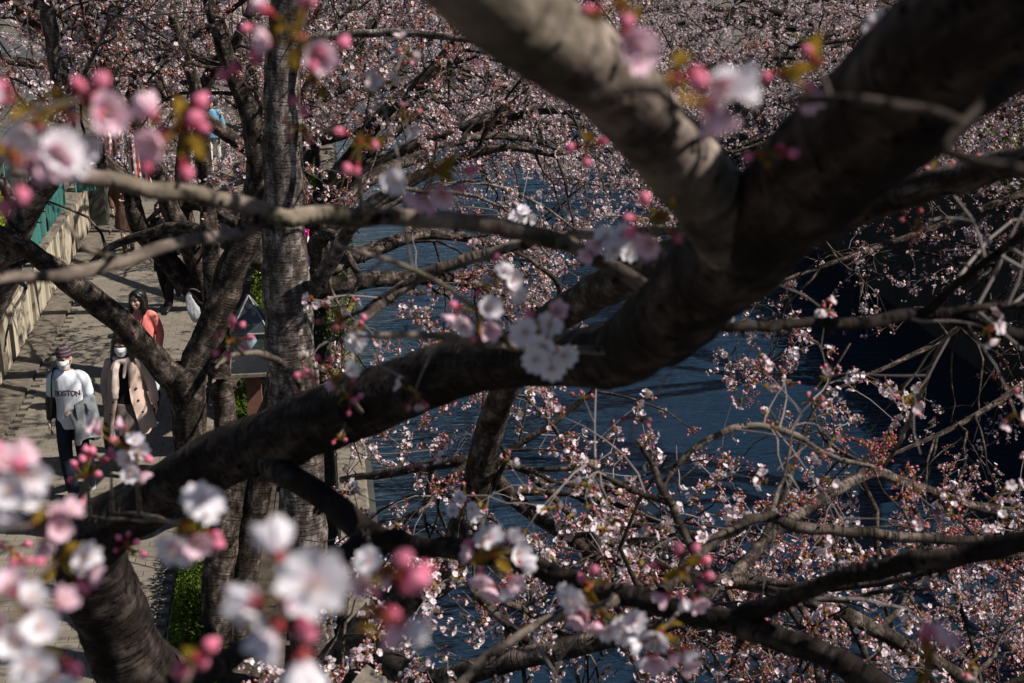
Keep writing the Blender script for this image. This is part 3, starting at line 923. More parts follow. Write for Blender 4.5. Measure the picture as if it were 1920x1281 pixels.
def grow(rng, P0, T0, L, r0, r1, n=6, spread=.9, ahead=.5, up=.0, droop=.0, wig=.18, pull=(0, 0, 0)):
    m = len(P0)
    q = rng.normal(size=(m, 3))
    q -= (q * T0).sum(1, keepdims=True) * T0
    q /= np.linalg.norm(q, axis=1, keepdims=True) + 1e-9
    d = T0 * ahead + q * spread + np.array([0, 0, up]) + np.asarray(pull)
    d /= np.linalg.norm(d, axis=1, keepdims=True)
    st = (np.asarray(L) / (n - 1))[:, None]
    P = [P0]
    for k in range(1, n):
        d = d + rng.normal(0, wig, d.shape) + np.array([0, 0, -droop * k / n])
        d /= np.linalg.norm(d, axis=1, keepdims=True)
        P.append(P[-1] + d * st)
    P = np.stack(P, 1)
    t = np.linspace(0, 1, n)[None]
    Rd = np.asarray(r0)[:, None] * (1 - t) + np.asarray(r1)[:, None] * t
    return P, Rd

def starts(rng, P, Rd, per, lo=.2, hi=1.0):
    """Points spread along polylines P (N, n, 3): place, direction, radius there."""
    N_, n, _ = P.shape
    k = rng.poisson(per, N_) if np.isscalar(per) else rng.poisson(per)
    idx = np.repeat(np.arange(N_), k)
    t = rng.uniform(lo, hi, len(idx)) * (n - 1)
    i = np.minimum(t.astype(int), n - 2); f = (t - i)[:, None]
    A, B = P[idx, i], P[idx, i + 1]
    T = B - A; T /= np.linalg.norm(T, axis=1, keepdims=True) + 1e-9
    return A + (B - A) * f, T, Rd[idx, i] * (1 - f[:, 0]) + Rd[idx, i + 1] * f[:, 0]

def limb_mesh(L, sides, seed, rough=.05, per=6, mat='bark', name='limb', parent=None, origin=(0, 0, 0), taper_end=True, crease=0.0):
    C = spline(L, per)
    P, Rd = C[:, :3], np.maximum(C[:, 3], .003)
    for i in range(1, len(P) - 1):
        amp = min(.55 * Rd[i], .006) if Rd[i] < .03 else .10 * Rd[i]
        q = P[i] * (13 if Rd[i] < .03 else 4) + seed
        P[i] = P[i] + amp * np.array([noise.noise(q), noise.noise(q + 31.7), noise.noise(q + 77.1)]) * 1.6
        if Rd[i] < .03: Rd[i] *= 1 + .13 * noise.noise(P[i] * 22)
    if taper_end:
        d = P[-1] - P[-2]; d /= np.linalg.norm(d)
        P = np.vstack([P, P[-1] + d * Rd[-1] * .7]); Rd = np.append(Rd, Rd[-1] * .05)
    V, F, A = tubes(P, Rd, sides)
    cen = np.repeat(P, sides, axis=0); rr = np.repeat(Rd, sides)
    out = np.empty_like(V)
    for i in range(len(V)):
        a = A[i]
        f = 1 + rough * 2.0 * noise.noise((a[0] * 9 + seed, a[1] * 9, a[2] * 5)) + rough * 1.1 * noise.noise((a[0] * 4 + seed, a[1] * 4, a[2] * 22)) + rough * .5 * noise.noise((a[0] * 30, a[1] * 30 + seed, a[2] * 40))
        if crease:
            w_ = a[2] / .085 + 1.3 * noise.noise((a[0] * 11, a[1] * 11, a[2] * 6 + seed)); k_ = abs(w_ - round(w_))
            f += crease * noise.noise((a[2] * 9, seed, 0)) - crease * .8 * math.exp(-(k_ / .10) ** 2) * (.4 + .6 * abs(math.sin(round(w_) * 2.7)))
        out[i] = cen[i] + (V[i] - cen[i]) * f
    m = MB(); m.add(out, F, 0, A + (seed * .77, seed * .31, seed * 1.3))
    return m.build(name, MAT[mat], parent, origin=origin)

def resample(L, n):
    C = spline(L, 6)
    s = np.concatenate([[0], np.cumsum(np.linalg.norm(np.diff(C[:, :3], axis=0), axis=1))])
    u = np.linspace(0, s[-1], n)
    return np.stack([np.interp(u, s, C[:, k]) for k in range(4)], 1)

def tree(label, limbs, seed, kind='mid', twig_from=None, dens=1.0, mat='bark', own=0, pull=(0, 0, 0), L1=(1.0, 2.4), L2=(.5, 1.2), droop=.25, lo=.3, sides=14, group='cherry trees along the river', n1=5.0, n2=4.0, n3=3.0, shoots=True):
    """limbs: arrays of (x, y, z, radius); the first is the trunk. kind 'mid' or 'far' sets the blossom detail."""
    rng = np.random.default_rng(seed)
    base = np.array(limbs[0][0][:3], float)
    t = thing('cherry_tree', label, 'tree', base, group)
    for i, L in enumerate(limbs):
        limb_mesh(L, sides if i == 0 else max(8, sides - 4), seed + i * 3.1, mat=mat, name='trunk' if i == 0 else 'limb', parent=t, origin=base, per=6 if kind == 'mid' else 4)
    if not shoots: return t
    src = [resample(L, 14) for L in (twig_from if twig_from is not None else limbs[1:])]
    S = np.array(src)
    P0, R0 = S[:, :, :3], S[:, :, 3]
    length = np.linalg.norm(np.diff(P0, axis=1), axis=2).sum(1)
    p, T, r = starts(rng, P0, R0, n1 * dens * length / 3.0, lo)
    l1 = rng.uniform(*L1, len(p))
    B1, Rb1 = grow(rng, p, T, l1, np.minimum(r * .6, .022), np.full(len(p), .006), 8, .95, .55, .18, droop, .22, pull)
    ok = keep(B1[:, -1], rng) & keep(B1[:, 4], rng); B1, Rb1 = B1[ok], Rb1[ok]
    p, T, r = starts(rng, B1, Rb1, n2, .15)
    B2, Rb2 = grow(rng, p, T, rng.uniform(*L2, len(p)), np.minimum(r * .7, .009), np.full(len(p), .003), 7, .9, .6, .05, droop * 1.1, .25, np.asarray(pull) * .5)
    ok = keep(B2[:, -1], rng) & keep(B2[:, 3], rng); B2, Rb2 = B2[ok], Rb2[ok]
    p, T, r = starts(rng, B2, Rb2, n3, .1)
    B3, Rb3 = grow(rng, p, T, rng.uniform(.14, .5, len(p)), np.minimum(r * .75, .005), np.full(len(p), .0018), 5, .95, .5, .1, droop * .6, .24)
    ok = keep(B3[:, -1], rng); B3, Rb3 = B3[ok], Rb3[ok]
    th = 1.0 if kind == 'mid' else 1.35
    br = MB()
    for (B, Rr, s_) in ((B1, Rb1, 6), (B2, Rb2, 4)):
        if len(B):
            V, F, A = tubes(B, Rr * th, s_ if kind == 'mid' else max(3, s_ - 2)); br.add(V - base, F, 0, A)
    tag(br.build('branches', MAT['bark_pale'] if mat == 'bark_pale' else MAT['bark'], t), kind='stuff')
    tw = MB()
    if len(B3):
        V, F, A = tubes(B3, Rb3 * th, 3); tw.add(V - base, F)
        tag(tw.build('twigs', MAT['twig'], t), kind='stuff')
    if kind == 'mid':
        p, T, r = starts(rng, P0, R0, length * 9, .05)
        q = rng.normal(size=p.shape); q -= (q * T).sum(1, keepdims=True) * T; q /= np.linalg.norm(q, axis=1, keepdims=True) + 1e-9
        Ls = rng.uniform(.01, .05, len(p))[:, None]
        B = np.stack([p + q * r[:, None] * .8, p + q * (r[:, None] + Ls * .5) + T * Ls * .1, p + q * (r[:, None] + Ls) + T * Ls * .35], 1)
        V, F, A = tubes(B, np.stack([.20 * r + .002, .10 * r + .002, np.full(len(r), .0018)], 1).clip(0, .008), 5)
        tag(MB().add(V - base, F, 0, A).build('spurs', MAT['bark'], t), kind='stuff')
    # spurs with blossom, thickest towards the tips
    pts, dirs = [], []
    for (B, Rr, per, lo_) in ((B2, Rb2, 2.1 if kind == 'mid' else 1.5, .35), (B3, Rb3, 1.8 if kind == 'mid' else 1.25, .25)):
        if not len(B): continue
        p, T, r = starts(rng, B, Rr, per, lo_)
        q = rng.normal(size=p.shape); q -= (q * T).sum(1, keepdims=True) * T; q /= np.linalg.norm(q, axis=1, keepdims=True) + 1e-9
        D = q + T * .5 + (0, 0, -.1)
        pts.append(p + q * r[:, None]); dirs.append(D)
        e, Te = B[:, -1], B[:, -1] - B[:, -2]
        pts.append(e); dirs.append(Te)
    if not pts: return t
    pts, dirs = np.vstack(pts), np.vstack(dirs)
    rp = rng.choice([1, 2, 3], len(pts), p=[.5, .3, .2])
    pts, dirs = np.repeat(pts, rp, axis=0), np.repeat(dirs, rp, axis=0)
    pts = pts + rng.normal(0, .024, pts.shape) * np.repeat(rp > 1, rp)[:, None]
    ok = keep(pts, rng); pts, dirs = pts[ok], dirs[ok]
    # in flower by patches: some twigs open, some still in bud
    patch = np.array([noise.noise(Vector(q * 1.1 + seed)) for q in pts])
    T_ = MID if kind == 'mid' else FAR
    rank = np.argsort([-(m_ == 0).sum() for (_, _, m_) in T_])
    which = np.clip(((0.60 - patch * 1.1 + rng.normal(0, .22, len(pts))) * len(T_)).astype(int), 0, len(T_) - 1)
    which = rank[which]
    Rm = frame_rot(rng, dirs, .3)
    S_ = rng.uniform(.8, 1.25, len(pts))
    mine = np.zeros(len(pts), bool)
    if own:
        px, py, d = seen(pts)
        cand = np.where((px > -20) & (px < 1940) & (py > -20) & (py < 1300), d, 1e6)
        mine[np.argsort(cand)[:own]] = True
        mine &= cand < 1e5
        for i in np.where(mine)[0]:
            o = new_obj('blossom_cluster', MID_ME[which[i]], t)
            M4 = Matrix.Identity(4)
            for a in range(3):
                for b in range(3): M4[a][b] = Rm[i, a, b] * S_[i]
            M4.translation = Vector(pts[i] - base)
            o.matrix_local = M4
    mb = MB()
    for k, (V, F, mi) in enumerate(T_):
        s_ = (which == k) & ~mine
        stamp(mb, V, F, mi, Rm[s_], S_[s_], pts[s_] - base)
    tag(mb.build('blossoms', BL_MATS, t), kind='stuff')
    return t

def Pd(rows):
    """rows (x, y, metres ahead, width in photo pixels) -> (x, y, z, radius)"""
    return np.array([(*at(x, y, d), w_ * d / FPX / 2) for (x, y, d, w_) in rows])

def to_root(L, x, y, flare=1.25, z=-.05):
    """Carries a trunk that leaves the frame down to its root."""
    a = np.array(L[0]); r = a[3]
    e = np.array([x, y, z, r * flare * 1.25])
    k = [e]
    for f in (.12, .45, .75):
        q = e + (a - e) * f; q[3] = r * (1 + (flare - 1) * (1 - f)); k.append(q)
    return np.vstack([np.array(k), L])

def auto_limbs(rng, top, r, n, azs, length, el=(20, 50), droop=.5):
    out = []
    for i in range(n):
        az = R(rng.uniform(*azs[i % len(azs)])); e = R(rng.uniform(*el)); L = rng.uniform(*length)
        d = np.array([math.sin(az) * math.cos(e), math.cos(az) * math.cos(e), math.sin(e)])
        P = [np.array(top, float)]
        rows = [(*P[0], r * .75)]
        m = 6
        for k in range(1, m + 1):
            d = d + rng.normal(0, .10, 3) + np.array([0, 0, -droop * k / m * .5]); d /= np.linalg.norm(d)
            P.append(P[-1] + d * L / m)
            rows.append((*P[-1], max(.02, r * .75 * (1 - .78 * k / m))))
        out.append(np.array(rows))
    return out

def far_tree(x, y, label, seed, side, H=2.0, length=(3.6, 6.2), r=.17, dens=1.0, kind='far', n=7, el=(15, 55)):
    rng = np.random.default_rng(seed)
    lean = .5 * side
    top = np.array([x + lean, y + rng.normal(0, .3), H])
    trunk = np.array([(x, y, -.05, r * 1.35), (x + lean * .15, y, H * .3, r * 1.05), (x + lean * .5, y + .1, H * .65, r), (*top, r * .92)])
    if side > 0: azs = [(30, 80), (80, 130), (60, 110), (10, 60), (120, 170), (-60, -10), (-110, -60)]
    else: azs = [(-80, -30), (-130, -80), (-110, -60), (-60, -10), (-170, -120), (10, 60), (60, 110)]
    limbs = [trunk] + auto_limbs(rng, top - (0, 0, .1), r, n, azs, length, el)
    return tree(label, limbs, seed, kind, dens=dens, pull=(.12 * side, 0, 0), n1=5, n2=4.6, n3=3.6, sides=12)

# ------------------------------------------------------------------ trees along the near bank
G_MID = 'cherry trees on the near bank'
# pale straight trunk
L0 = Pd([(598, 1270, 11.75, 84), (578, 1120, 11.55, 82), (567, 930, 11.3, 86), (556, 760, 11.1, 86), (545, 640, 10.95, 92), (536, 520, 10.8, 88), (531, 400, 10.6, 74), (530, 260, 10.4, 70), (531, 130, 10.25, 68), (541, 20, 10.1, 72), (556, -110, 9.9, 64)])
L0 = to_root(L0, -0.16, 10.42, 1.15)
tip = L0[-1]
rg = np.random.default_rng(3)
ups = auto_limbs(rg, tip[:3] - (0, 0, .1), tip[3] * 1.1, 5, [(60, 120), (-80, -30), (-150, -110), (10, 50), (140, 190)], (2.2, 3.4), (35, 65), .6)
lt = [Pd([(575, 560, 10.85, 30), (612, 505, 10.6, 30), (650, 440, 10.3, 26), (690, 385, 10.0, 22), (760, 340, 9.8, 15)]),
      Pd([(548, 90, 10.2, 34), (640, 66, 10.0, 18), (760, 62, 9.9, 15), (900, 78, 9.7, 10)])]
T1 = tree('straight pale grey cherry trunk with rough bands, tallest one beside the river', [L0] + lt + ups, 41, twig_from=lt + ups, mat='bark_pale', own=120, dens=.4, group=G_MID, sides=22)

# forked tree on the path edge
L0 = to_root(Pd([(362, 880, 14.25, 60), (356, 800, 14.1, 62), (349, 735, 13.95, 72), (345, 700, 13.9, 78)]), -1.46, 14.35, 1.2)
la = Pd([(347, 724, 13.9, 58), (318, 699, 13.85, 52), (270, 650, 13.7, 48), (222, 601, 13.5, 48), (172, 558, 13.2, 48), (128, 526, 13.0, 45), (80, 488, 12.7, 38), (30, 455, 12.4, 34), (-40, 420, 12.1, 28)])
lb = Pd([(348, 715, 13.9, 54), (374, 665, 13.9, 54), (400, 600, 13.8, 58), (424, 535, 13.7, 58), (448, 480, 13.55, 56), (472, 420, 13.4, 50), (484, 330, 13.2, 44), (470, 220, 13.0, 40), (430, 120, 12.8, 34), (400, 20, 12.6, 30), (380, -60, 12.5, 24)])
lc = Pd([(448, 480, 13.55, 40), (470, 520, 13.7, 34), (478, 600, 13.9, 26)])
ups = auto_limbs(rg, lb[-1][:3], .09, 4, [(60, 120), (-100, -40), (10, 60), (150, 200)], (2.0, 3.0), (20, 60), .6)
T3 = tree('dark forked cherry tree with a knot, one limb crossing in front of the coral sweater', [L0, la, lb] + ups, 42, twig_from=[la[5:], lb[5:]] + ups, own=120, dens=1.0, group=G_MID, sides=20)
# knot on the trunk
Kp = at(358, 783, 13.98)
kn = thing('knot_ring', None, None, (0, 0, 0)); bpy.data.objects.remove(kn)
th_ = np.linspace(0, 2 * math.pi, 17)
ring = np.array([Kp + .045 * math.cos(a) * RT * .8 + .06 * math.sin(a) * UP + np.array([.03, -.10, 0]) * .55 for a in th_])
V, F, A = tubes(ring, np.full(17, .014), 8)
kb = MB(); kb.add(V, F, 0, A); V, F = sph(Kp + np.array([.012, -.04, 0]), (.032, .02, .045), 10, 8); kb.add(V, F)
kb.build('knot', MAT['bark'], T3, origin=np.array(T3.location))

# dark double trunk behind the bough
L0 = to_root(Pd([(405, 1190, 12.25, 62), (414, 1060, 12.15, 60), (428, 960, 12.1, 56), (458, 870, 12.1, 50), (505, 780, 12.15, 46), (545, 690, 12.2, 42), (560, 560, 12.1, 36), (556, 420, 12.0, 32), (552, 240, 11.8, 28), (550, 120, 11.6, 24), (540, -30, 11.4, 20)]), -1.02, 11.25, 1.15)
la = Pd([(440, 1200, 12.4, 52), (452, 1110, 12.3, 54), (468, 1010, 12.2, 50), (488, 920, 12.1, 46), (505, 820, 12.0, 40), (515, 700, 11.9, 32)])
la = to_root(la, -.84, 11.3, 1.1)
ups = auto_limbs(rg, L0[-1][:3], .06, 4, [(50, 120), (-100, -40), (10, 60), (150, 200)], (1.6, 2.6), (20, 60), .6)
tree('dark brown double trunk standing by the low hedge, below the big bough', [L0, la] + ups, 43, twig_from=[L0[-4:]] + ups, own=60, dens=1.0, group=G_MID, sides=18)

# slender trunk just behind the forked one
L0 = to_root(Pd([(436, 860, 15.9, 46), (416, 740, 15.7, 44), (406, 640, 15.5, 40), (398, 540, 15.3, 36), (394, 440, 15.1, 34), (384, 330, 14.9, 32), (378, 250, 14.7, 30), (362, 150, 14.5, 24), (330, 60, 14.2, 20), (310, -50, 14.0, 17)]), -1.2, 15.75, 1.15)
ups = auto_limbs(rg, L0[-1][:3], .06, 4, [(50, 120), (-100, -40), (10, 60), (150, 200)], (1.6, 2.6), (20, 60), .6)
tree('slender brown trunk standing close behind the dark forked tree', [L0] + ups, 47, twig_from=[L0[-4:]] + ups, own=40, dens=1.2, group=G_MID, sides=14)

# brown multi-stem tree beyond the forked one
L0 = to_root(Pd([(388, 560, 18.6, 46), (372, 500, 18.4, 42), (352, 455, 18.2, 38), (326, 405, 18.0, 36), (300, 335, 17.7, 34), (270, 255, 17.3, 34), (232, 205, 17.0, 34), (205, 165, 16.8, 36), (210, 80, 16.6, 36), (217, -20, 16.4, 34), (226, -120, 16.2, 30)]), -1.35, 18.6, 1.25)
la = Pd([(384, 565, 18.6, 42), (340, 520, 18.5, 42), (298, 470, 18.3, 40), (262, 425, 18.0, 36), (246, 372, 17.8, 34), (226, 332, 17.5, 34), (190, 305, 17.2, 34), (156, 282, 17.0, 30), (110, 225, 16.7, 24), (60, 195, 16.4, 20)])
lb = Pd([(384, 540, 18.6, 34), (352, 430, 18.5, 30), (340, 330, 18.4, 28), (352, 240, 18.2, 26), (372, 190, 18.0, 25), (400, 130, 17.8, 24), (440, 80, 17.5, 20), (475, 10, 17.2, 15)])
lc = Pd([(240, 208, 17.05, 30), (262, 140, 16.9, 13), (330, 90, 16.6, 12), (400, 45, 16.3, 11), (468, -8, 16.0, 9)])
ld = Pd([(332, 190, 17.9, 30), (290, 160, 17.6, 30), (262, 140, 17.4, 26), (220, 125, 17.2, 20)])
le = Pd([(228, 205, 17.0, 26), (172, 150, 16.6, 26), (128, 100, 16.2, 28), (80, 50, 15.8, 28), (15, 0, 15.3, 27), (-50, -50, 14.9, 24)])
lf = Pd([(210, 168, 16.8, 22), (150, 148, 16.5, 20), (95, 124, 16.2, 20), (40, 116, 15.8, 19), (-30, 108, 15.4, 15)])
T5 = tree('slim brown cherry tree with many stems rising behind the dark forked trunk', [L0, la, lb, lc, ld, le, lf], 44, twig_from=[L0[-5:], la[4:], lb[4:], lc, ld, le, lf], own=40, dens=1.0, group=G_MID, sides=14)

# leaning trunk at the left edge, rooted on the wall side
L0 = to_root(Pd([(0, 545, 13.2, 52), (22, 470, 12.9, 52), (46, 405, 12.6, 52), (86, 340, 12.2, 48), (112, 290, 11.9, 44), (120, 220, 11.6, 38), (108, 130, 11.3, 32), (90, 30, 11.0, 28), (70, -70, 10.8, 24)]), -4.95, 13.2, 1.25)
ups = auto_limbs(rg, L0[-1][:3], .06, 4, [(50, 120), (-100, -40), (10, 60), (150, 200)], (1.6, 2.6), (20, 60), .6)
lb = Pd([(46, 405, 12.6, 30), (20, 370, 12.5, 22), (-20, 300, 12.4, 16)])
tw_ = Pd([(22, 520, 13.0, 12), (48, 540, 12.8, 7), (30, 575, 12.6, 5), (14, 622, 12.5, 4), (8, 660, 12.4, 3)])
tree('grey cherry trunk leaning in over the cream wall at the left edge', [L0, lb, tw_] + ups, 45, twig_from=[L0[5:], lb] + ups, own=30, dens=.5, group=G_MID, sides=16, mat='bark_pale')

# tree leaning low over the river; its upper limb climbs past the big bough towards the right
L0 = Pd([(600, 1300, 8.5, 84), (672, 1200, 8.3, 78), (752, 1122, 8.15, 74), (826, 1072, 8.0, 74), (866, 1015, 7.9, 66), (888, 930, 7.75, 58), (912, 830, 7.55, 54), (942, 740, 7.2, 52), (985, 640, 6.3, 56), (1080, 570, 5.3, 68), (1180, 515, 4.4, 76), (1290, 470, 3.7, 72), (1420, 455, 3.25, 62), (1560, 415, 2.95, 60), (1700, 362, 2.75, 60), (1810, 332, 2.65, 58), (1960, 292, 2.5, 58)])
L0 = to_root(L0, -0.22, 6.7, 1.2)
l2 = Pd([(846, 1050, 7.95, 50), (868, 960, 8.0, 40), (905, 885, 8.1, 34), (960, 930, 8.3, 30), (1023, 981, 8.4, 28), (1090, 1022, 8.5, 26), (1187, 1087, 8.7, 22), (1260, 1140, 8.9, 17), (1350, 1220, 9.1, 12)])
l3 = Pd([(905, 885, 8.1, 20), (973, 874, 8.3, 16), (1030, 925, 8.5, 14), (1090, 985, 8.6, 13), (1180, 1035, 8.8, 12), (1300, 1080, 9.1, 9)])
l4 = Pd([(700, 1215, 8.3, 60), (760, 1262, 8.0, 50), (830, 1275, 7.8, 46), (925, 1247, 7.6, 44), (1010, 1226, 7.5, 42), (1107, 1207, 7.4, 38), (1180, 1188, 7.3, 32), (1273, 1164, 7.2, 26), (1353, 1092, 7.3, 32), (1430, 1096, 7.4, 34), (1487, 1114, 7.5, 34), (1547, 1133, 7.6, 34), (1600, 1160, 7.7, 33), (1650, 1186, 7.8, 32), (1700, 1213, 7.9, 30), (1790, 1262, 8.0, 27), (1900, 1330, 8.1, 22)])
l5 = Pd([(1362, 1090, 7.3, 26), (1405, 1048, 7.5, 24), (1448, 1000, 7.8, 22), (1530, 942, 8.1, 22), (1588, 908, 8.3, 22), (1640, 886, 8.5, 22), (1690, 903, 8.7, 21), (1745, 922, 8.8, 19), (1840, 950, 9.0, 15), (1950, 962, 9.2, 12)])
l6 = Pd([(1180, 1188, 7.3, 34), (1210, 1130, 7.6, 20), (1225, 1090, 7.9, 14)])
l7 = Pd([(890, 1110, 7.9, 22), (940, 1160, 7.8, 17), (985, 1200, 7.7, 15), (1050, 1262, 7.6, 12)])
l8 = Pd([(892, 1105, 8.0, 18), (960, 1135, 8.3, 15), (1010, 1160, 8.6, 12), (1080, 1215, 8.9, 9)])
l9 = Pd([(908, 860, 7.9, 26), (820, 872, 8.0, 20), (720, 888, 8.2, 16), (640, 900, 8.4, 13)])
l10 = Pd([(1010, 615, 6.0, 20), (1046, 560, 5.8, 12), (1040, 525, 5.7, 10), (990, 485, 5.6, 8), (930, 455, 5.5, 6)])
T2 = tree('mossy dark cherry tree bending low over the river, its limb climbing behind the big bough', [L0, l2, l3, l4, l5, l6, l7, l8, l9, l10], 46, twig_from=[l2, l3, l4[3:], l5, l7, l8, l9], own=220, dens=2.3, L1=(.7, 2.2), L2=(.4, 1.0), lo=.05, group=G_MID, sides=22, n1=6, n2=4.4, n3=3.0)
spray_groups = [(690, 1232, 6.4, 9), (742, 1196, 6.5, 7), (640, 1262, 6.3, 6), (520, 1268, 6.2, 6), (470, 1256, 6.2, 5), (822, 842, 7.6, 12), (690, 852, 8.2, 5), (600, 1150, 9.0, 4), (1185, 1030, 8.5, 8), (640, 1010, 9.5, 5), (1170, 960, 8.4, 6)]
rgx = np.random.default_rng(8)
for (x_, y_, d_, n_) in spray_groups:
    c_ = at(x_, y_, d_)
    for k_ in range(n_):
        o_ = new_obj('blossom_cluster', MID_ME[[0, 1, 2, 3, 7, 8][rgx.integers(0, 6)]], T2)
        D_ = rgx.normal(size=(1, 3)) - FW * .8; Rm_ = frame_rot(rgx, D_)[0] * rgx.uniform(1.0, 1.3)
        M4 = Matrix.Identity(4)
        for a_ in range(3):
            for b_ in range(3): M4[a_][b_] = Rm_[a_, b_]
        M4.translation = Vector(c_ + rgx.normal(0, .038, 3) * (1, 1, .7) - np.array(T2.location))
        o_.matrix_local = M4
    e_ = c_ + np.array([rgx.normal(0, .2), .25, -.1]); V, F, A = tubes([[c_, (c_ + e_) / 2 + rgx.normal(0, .02, 3), e_]], [[.003, .004, .005]], 5)
    MB().add(V, F, 0, A).build('twig', MAT['twig_dark'], T2, origin=np.array(T2.location))

# ------------------------------------------------------------------ trees further up both banks
G_L, G_R = 'cherry trees further along the near bank', 'cherry trees on the far bank'
rows = [(-0.75, 16.4, 'bushy cherry tree beside the garden lamp, reaching over the river', 51, 1, 1.9, (3.4, 6.0), .17, 1.0, 'mid'),
        (-0.6, 21.2, 'cherry tree on the strip beyond the lamp, spreading low over the dark water', 52, 1, 1.8, (4.0, 6.8), .18, 1.4, 'far'),
        (-0.6, 25.6, 'cherry tree level with the striped banners, reaching out over the water', 53, 1, 1.9, (4.0, 7.0), .18, 1.4, 'far'),
        (-0.6, 30.4, 'cherry tree past the person in light blue, leaning over the river', 54, 1, 1.9, (4.0, 7.2), .19, 1.4, 'far'),
        (-0.6, 36.0, 'dense flowering cherry tree, second from the far end of the near bank', 55, 1, 1.9, (4.4, 7.4), .2, 1.4, 'far'),
        (-0.6, 43.0, 'dense flowering cherry tree at the far end of the near bank', 56, 1, 2.0, (4.6, 7.6), .2, 1.4, 'far')]
for (x, y, lb_, sd, side, H, ln, r, dn, kd) in rows:
    far_tree(x, y, lb_, sd, side, H, ln, r, dn, kd)
tk = np.array([(14.3, 17.0, -.05, .25), (14.2, 17.0, .7, .2), (13.9, 17.1, 1.5, .19), (13.6, 17.3, 2.3, .17)])
sl = [[(2180, 250, 20.4, 22), (1900, 370, 18.6, 16), (1700, 445, 17.6, 12), (1500, 515, 17.0, 8), (1400, 560, 16.8, 5)],
      [(2180, 350, 19.6, 22), (1930, 520, 17.6, 15), (1760, 640, 16.6, 11), (1600, 715, 16.0, 7), (1500, 760, 15.7, 5)],
      [(2200, 500, 18.6, 22), (1960, 690, 16.6, 15), (1810, 790, 15.6, 11), (1680, 850, 15.0, 7), (1580, 900, 14.7, 5)],
      [(2250, 620, 17.6, 22), (2010, 860, 15.2, 15), (1880, 985, 14.4, 11), (1760, 1060, 14.0, 7), (1660, 1100, 13.8, 5)],
      [(2180, 150, 20.8, 22), (1850, 205, 20.2, 15), (1660, 225, 19.8, 11), (1480, 255, 19.6, 7), (1330, 300, 19.4, 5)],
      [(2180, 60, 21.0, 22), (1850, 80, 20.6, 15), (1650, 70, 20.4, 11), (1480, 90, 20.2, 7)]]
sl = [np.vstack([tk[-1], Pd(L)]) for L in sl]
tree('far bank cherry tree drooping in front of black shade at the right edge', [tk] + sl, 67, 'mid', dens=1.35, L1=(.7, 1.9), L2=(.4, 1.1), droop=.45, group='cherry trees on the far bank', n1=5, n2=4.2, n3=3.0, pull=(-.25, -.1, -.1), sides=12)
far_tree(-6.2, 33.0, 'cherry tree behind the far stretch of cream wall, upper left', 68, 1, 2.2, (3.4, 5.5), .18, 1.0, 'far')
far_tree(-7.0, 42.0, 'farthest cherry tree behind the cream wall, top left corner', 69, 1, 2.2, (3.4, 6.0), .18, 1.0, 'far')
hedge(13.7, 16.2, 12.0, 48.0, 1.5, 15000, 0.2, 'long dark hedge along the top of the far embankment', 5)
rows = [(14.2, 13.5, 'cherry tree of the far bank nearest the viewer, beyond the right edge', 61, (5.5, 8.2), 1.0, 'mid'),
        (14.4, 19.0, 'cherry tree of the far bank drooping low beside the blue water at right', 62, (5.5, 8.4), 1.5, 'far'),
        (14.4, 24.5, 'cherry tree of the far bank seen between the fork of the big bough', 63, (5.4, 8.0), 1.5, 'far'),
        (14.4, 30.0, 'cherry tree of the far bank behind the upright limb of the big bough', 64, (5.2, 8.0), 1.5, 'far'),
        (14.4, 36.0, 'cherry tree of the far bank beyond the bright stretch of water', 65, (5.2, 8.0), 1.5, 'far'),
        (14.4, 43.0, 'farthest cherry tree of the far bank, at the top middle', 66, (5.2, 8.0), 1.5, 'far')]
for (x, y, lb_, sd, ln, dn, kd) in rows:
    far_tree(x, y, lb_, sd, -1, 2.2, ln, .2, dn, kd, 7, (0, 42))

# ------------------------------------------------------------------ the near tree whose bough crosses the picture
NB = Pd([(292, 1330, 5.1, 150), (262, 1265, 5.0, 146), (225, 1175, 4.85, 138), (190, 1095, 4.7, 134), (166, 1035, 4.55, 126), (198, 990, 4.4, 116), (300, 925, 4.2, 108), (430, 855, 4.0, 112), (560, 808, 3.8, 122), (700, 750, 3.6, 124), (850, 694, 3.4, 112), (960, 672, 3.25, 108), (1080, 670, 3.05, 112), (1180, 655, 2.8, 130), (1262, 598, 2.5, 158), (1328, 520, 2.25, 180), (1412, 432, 2.0, 196), (1520, 335, 1.78, 218), (1640, 225, 1.6, 246), (1770, 105, 1.45, 280), (1910, -40, 1.33, 315), (2080, -220, 1.25, 330)])
NB = to_root(NB, -0.55, 4.15, 1.15)
G_N = None
near_t = thing('cherry_tree', 'near cherry tree with a thick dark bough across the picture, forking at right', 'tree', NB[0][:3])
o0 = NB[0][:3].copy()
def nl(rows, seed, mat='bark_near_shaded', sides=16, rough=.045, name='limb'):
    L = Pd(rows) if not isinstance(rows, np.ndarray) else rows
    limb_mesh(L, sides, seed, rough, 14 if seed in (71, 72) else 8, mat, name, near_t, o0, crease=.055 if seed == 72 else .04 if seed == 71 else .02)
    return L
nl(NB, 71, 'bark_near_shaded', 40, .05, 'trunk')
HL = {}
HL['B'] = nl([(1392, 470, 2.05, 110), (1352, 410, 1.95, 150), (1310, 345, 1.85, 148), (1238, 255, 1.7, 146), (1150, 165, 1.55, 158), (1050, 85, 1.42, 172), (950, 8, 1.32, 182), (830, -90, 1.24, 188), (700, -190, 1.2, 190)], 72, 'bark_moss_lit', 36, .06)
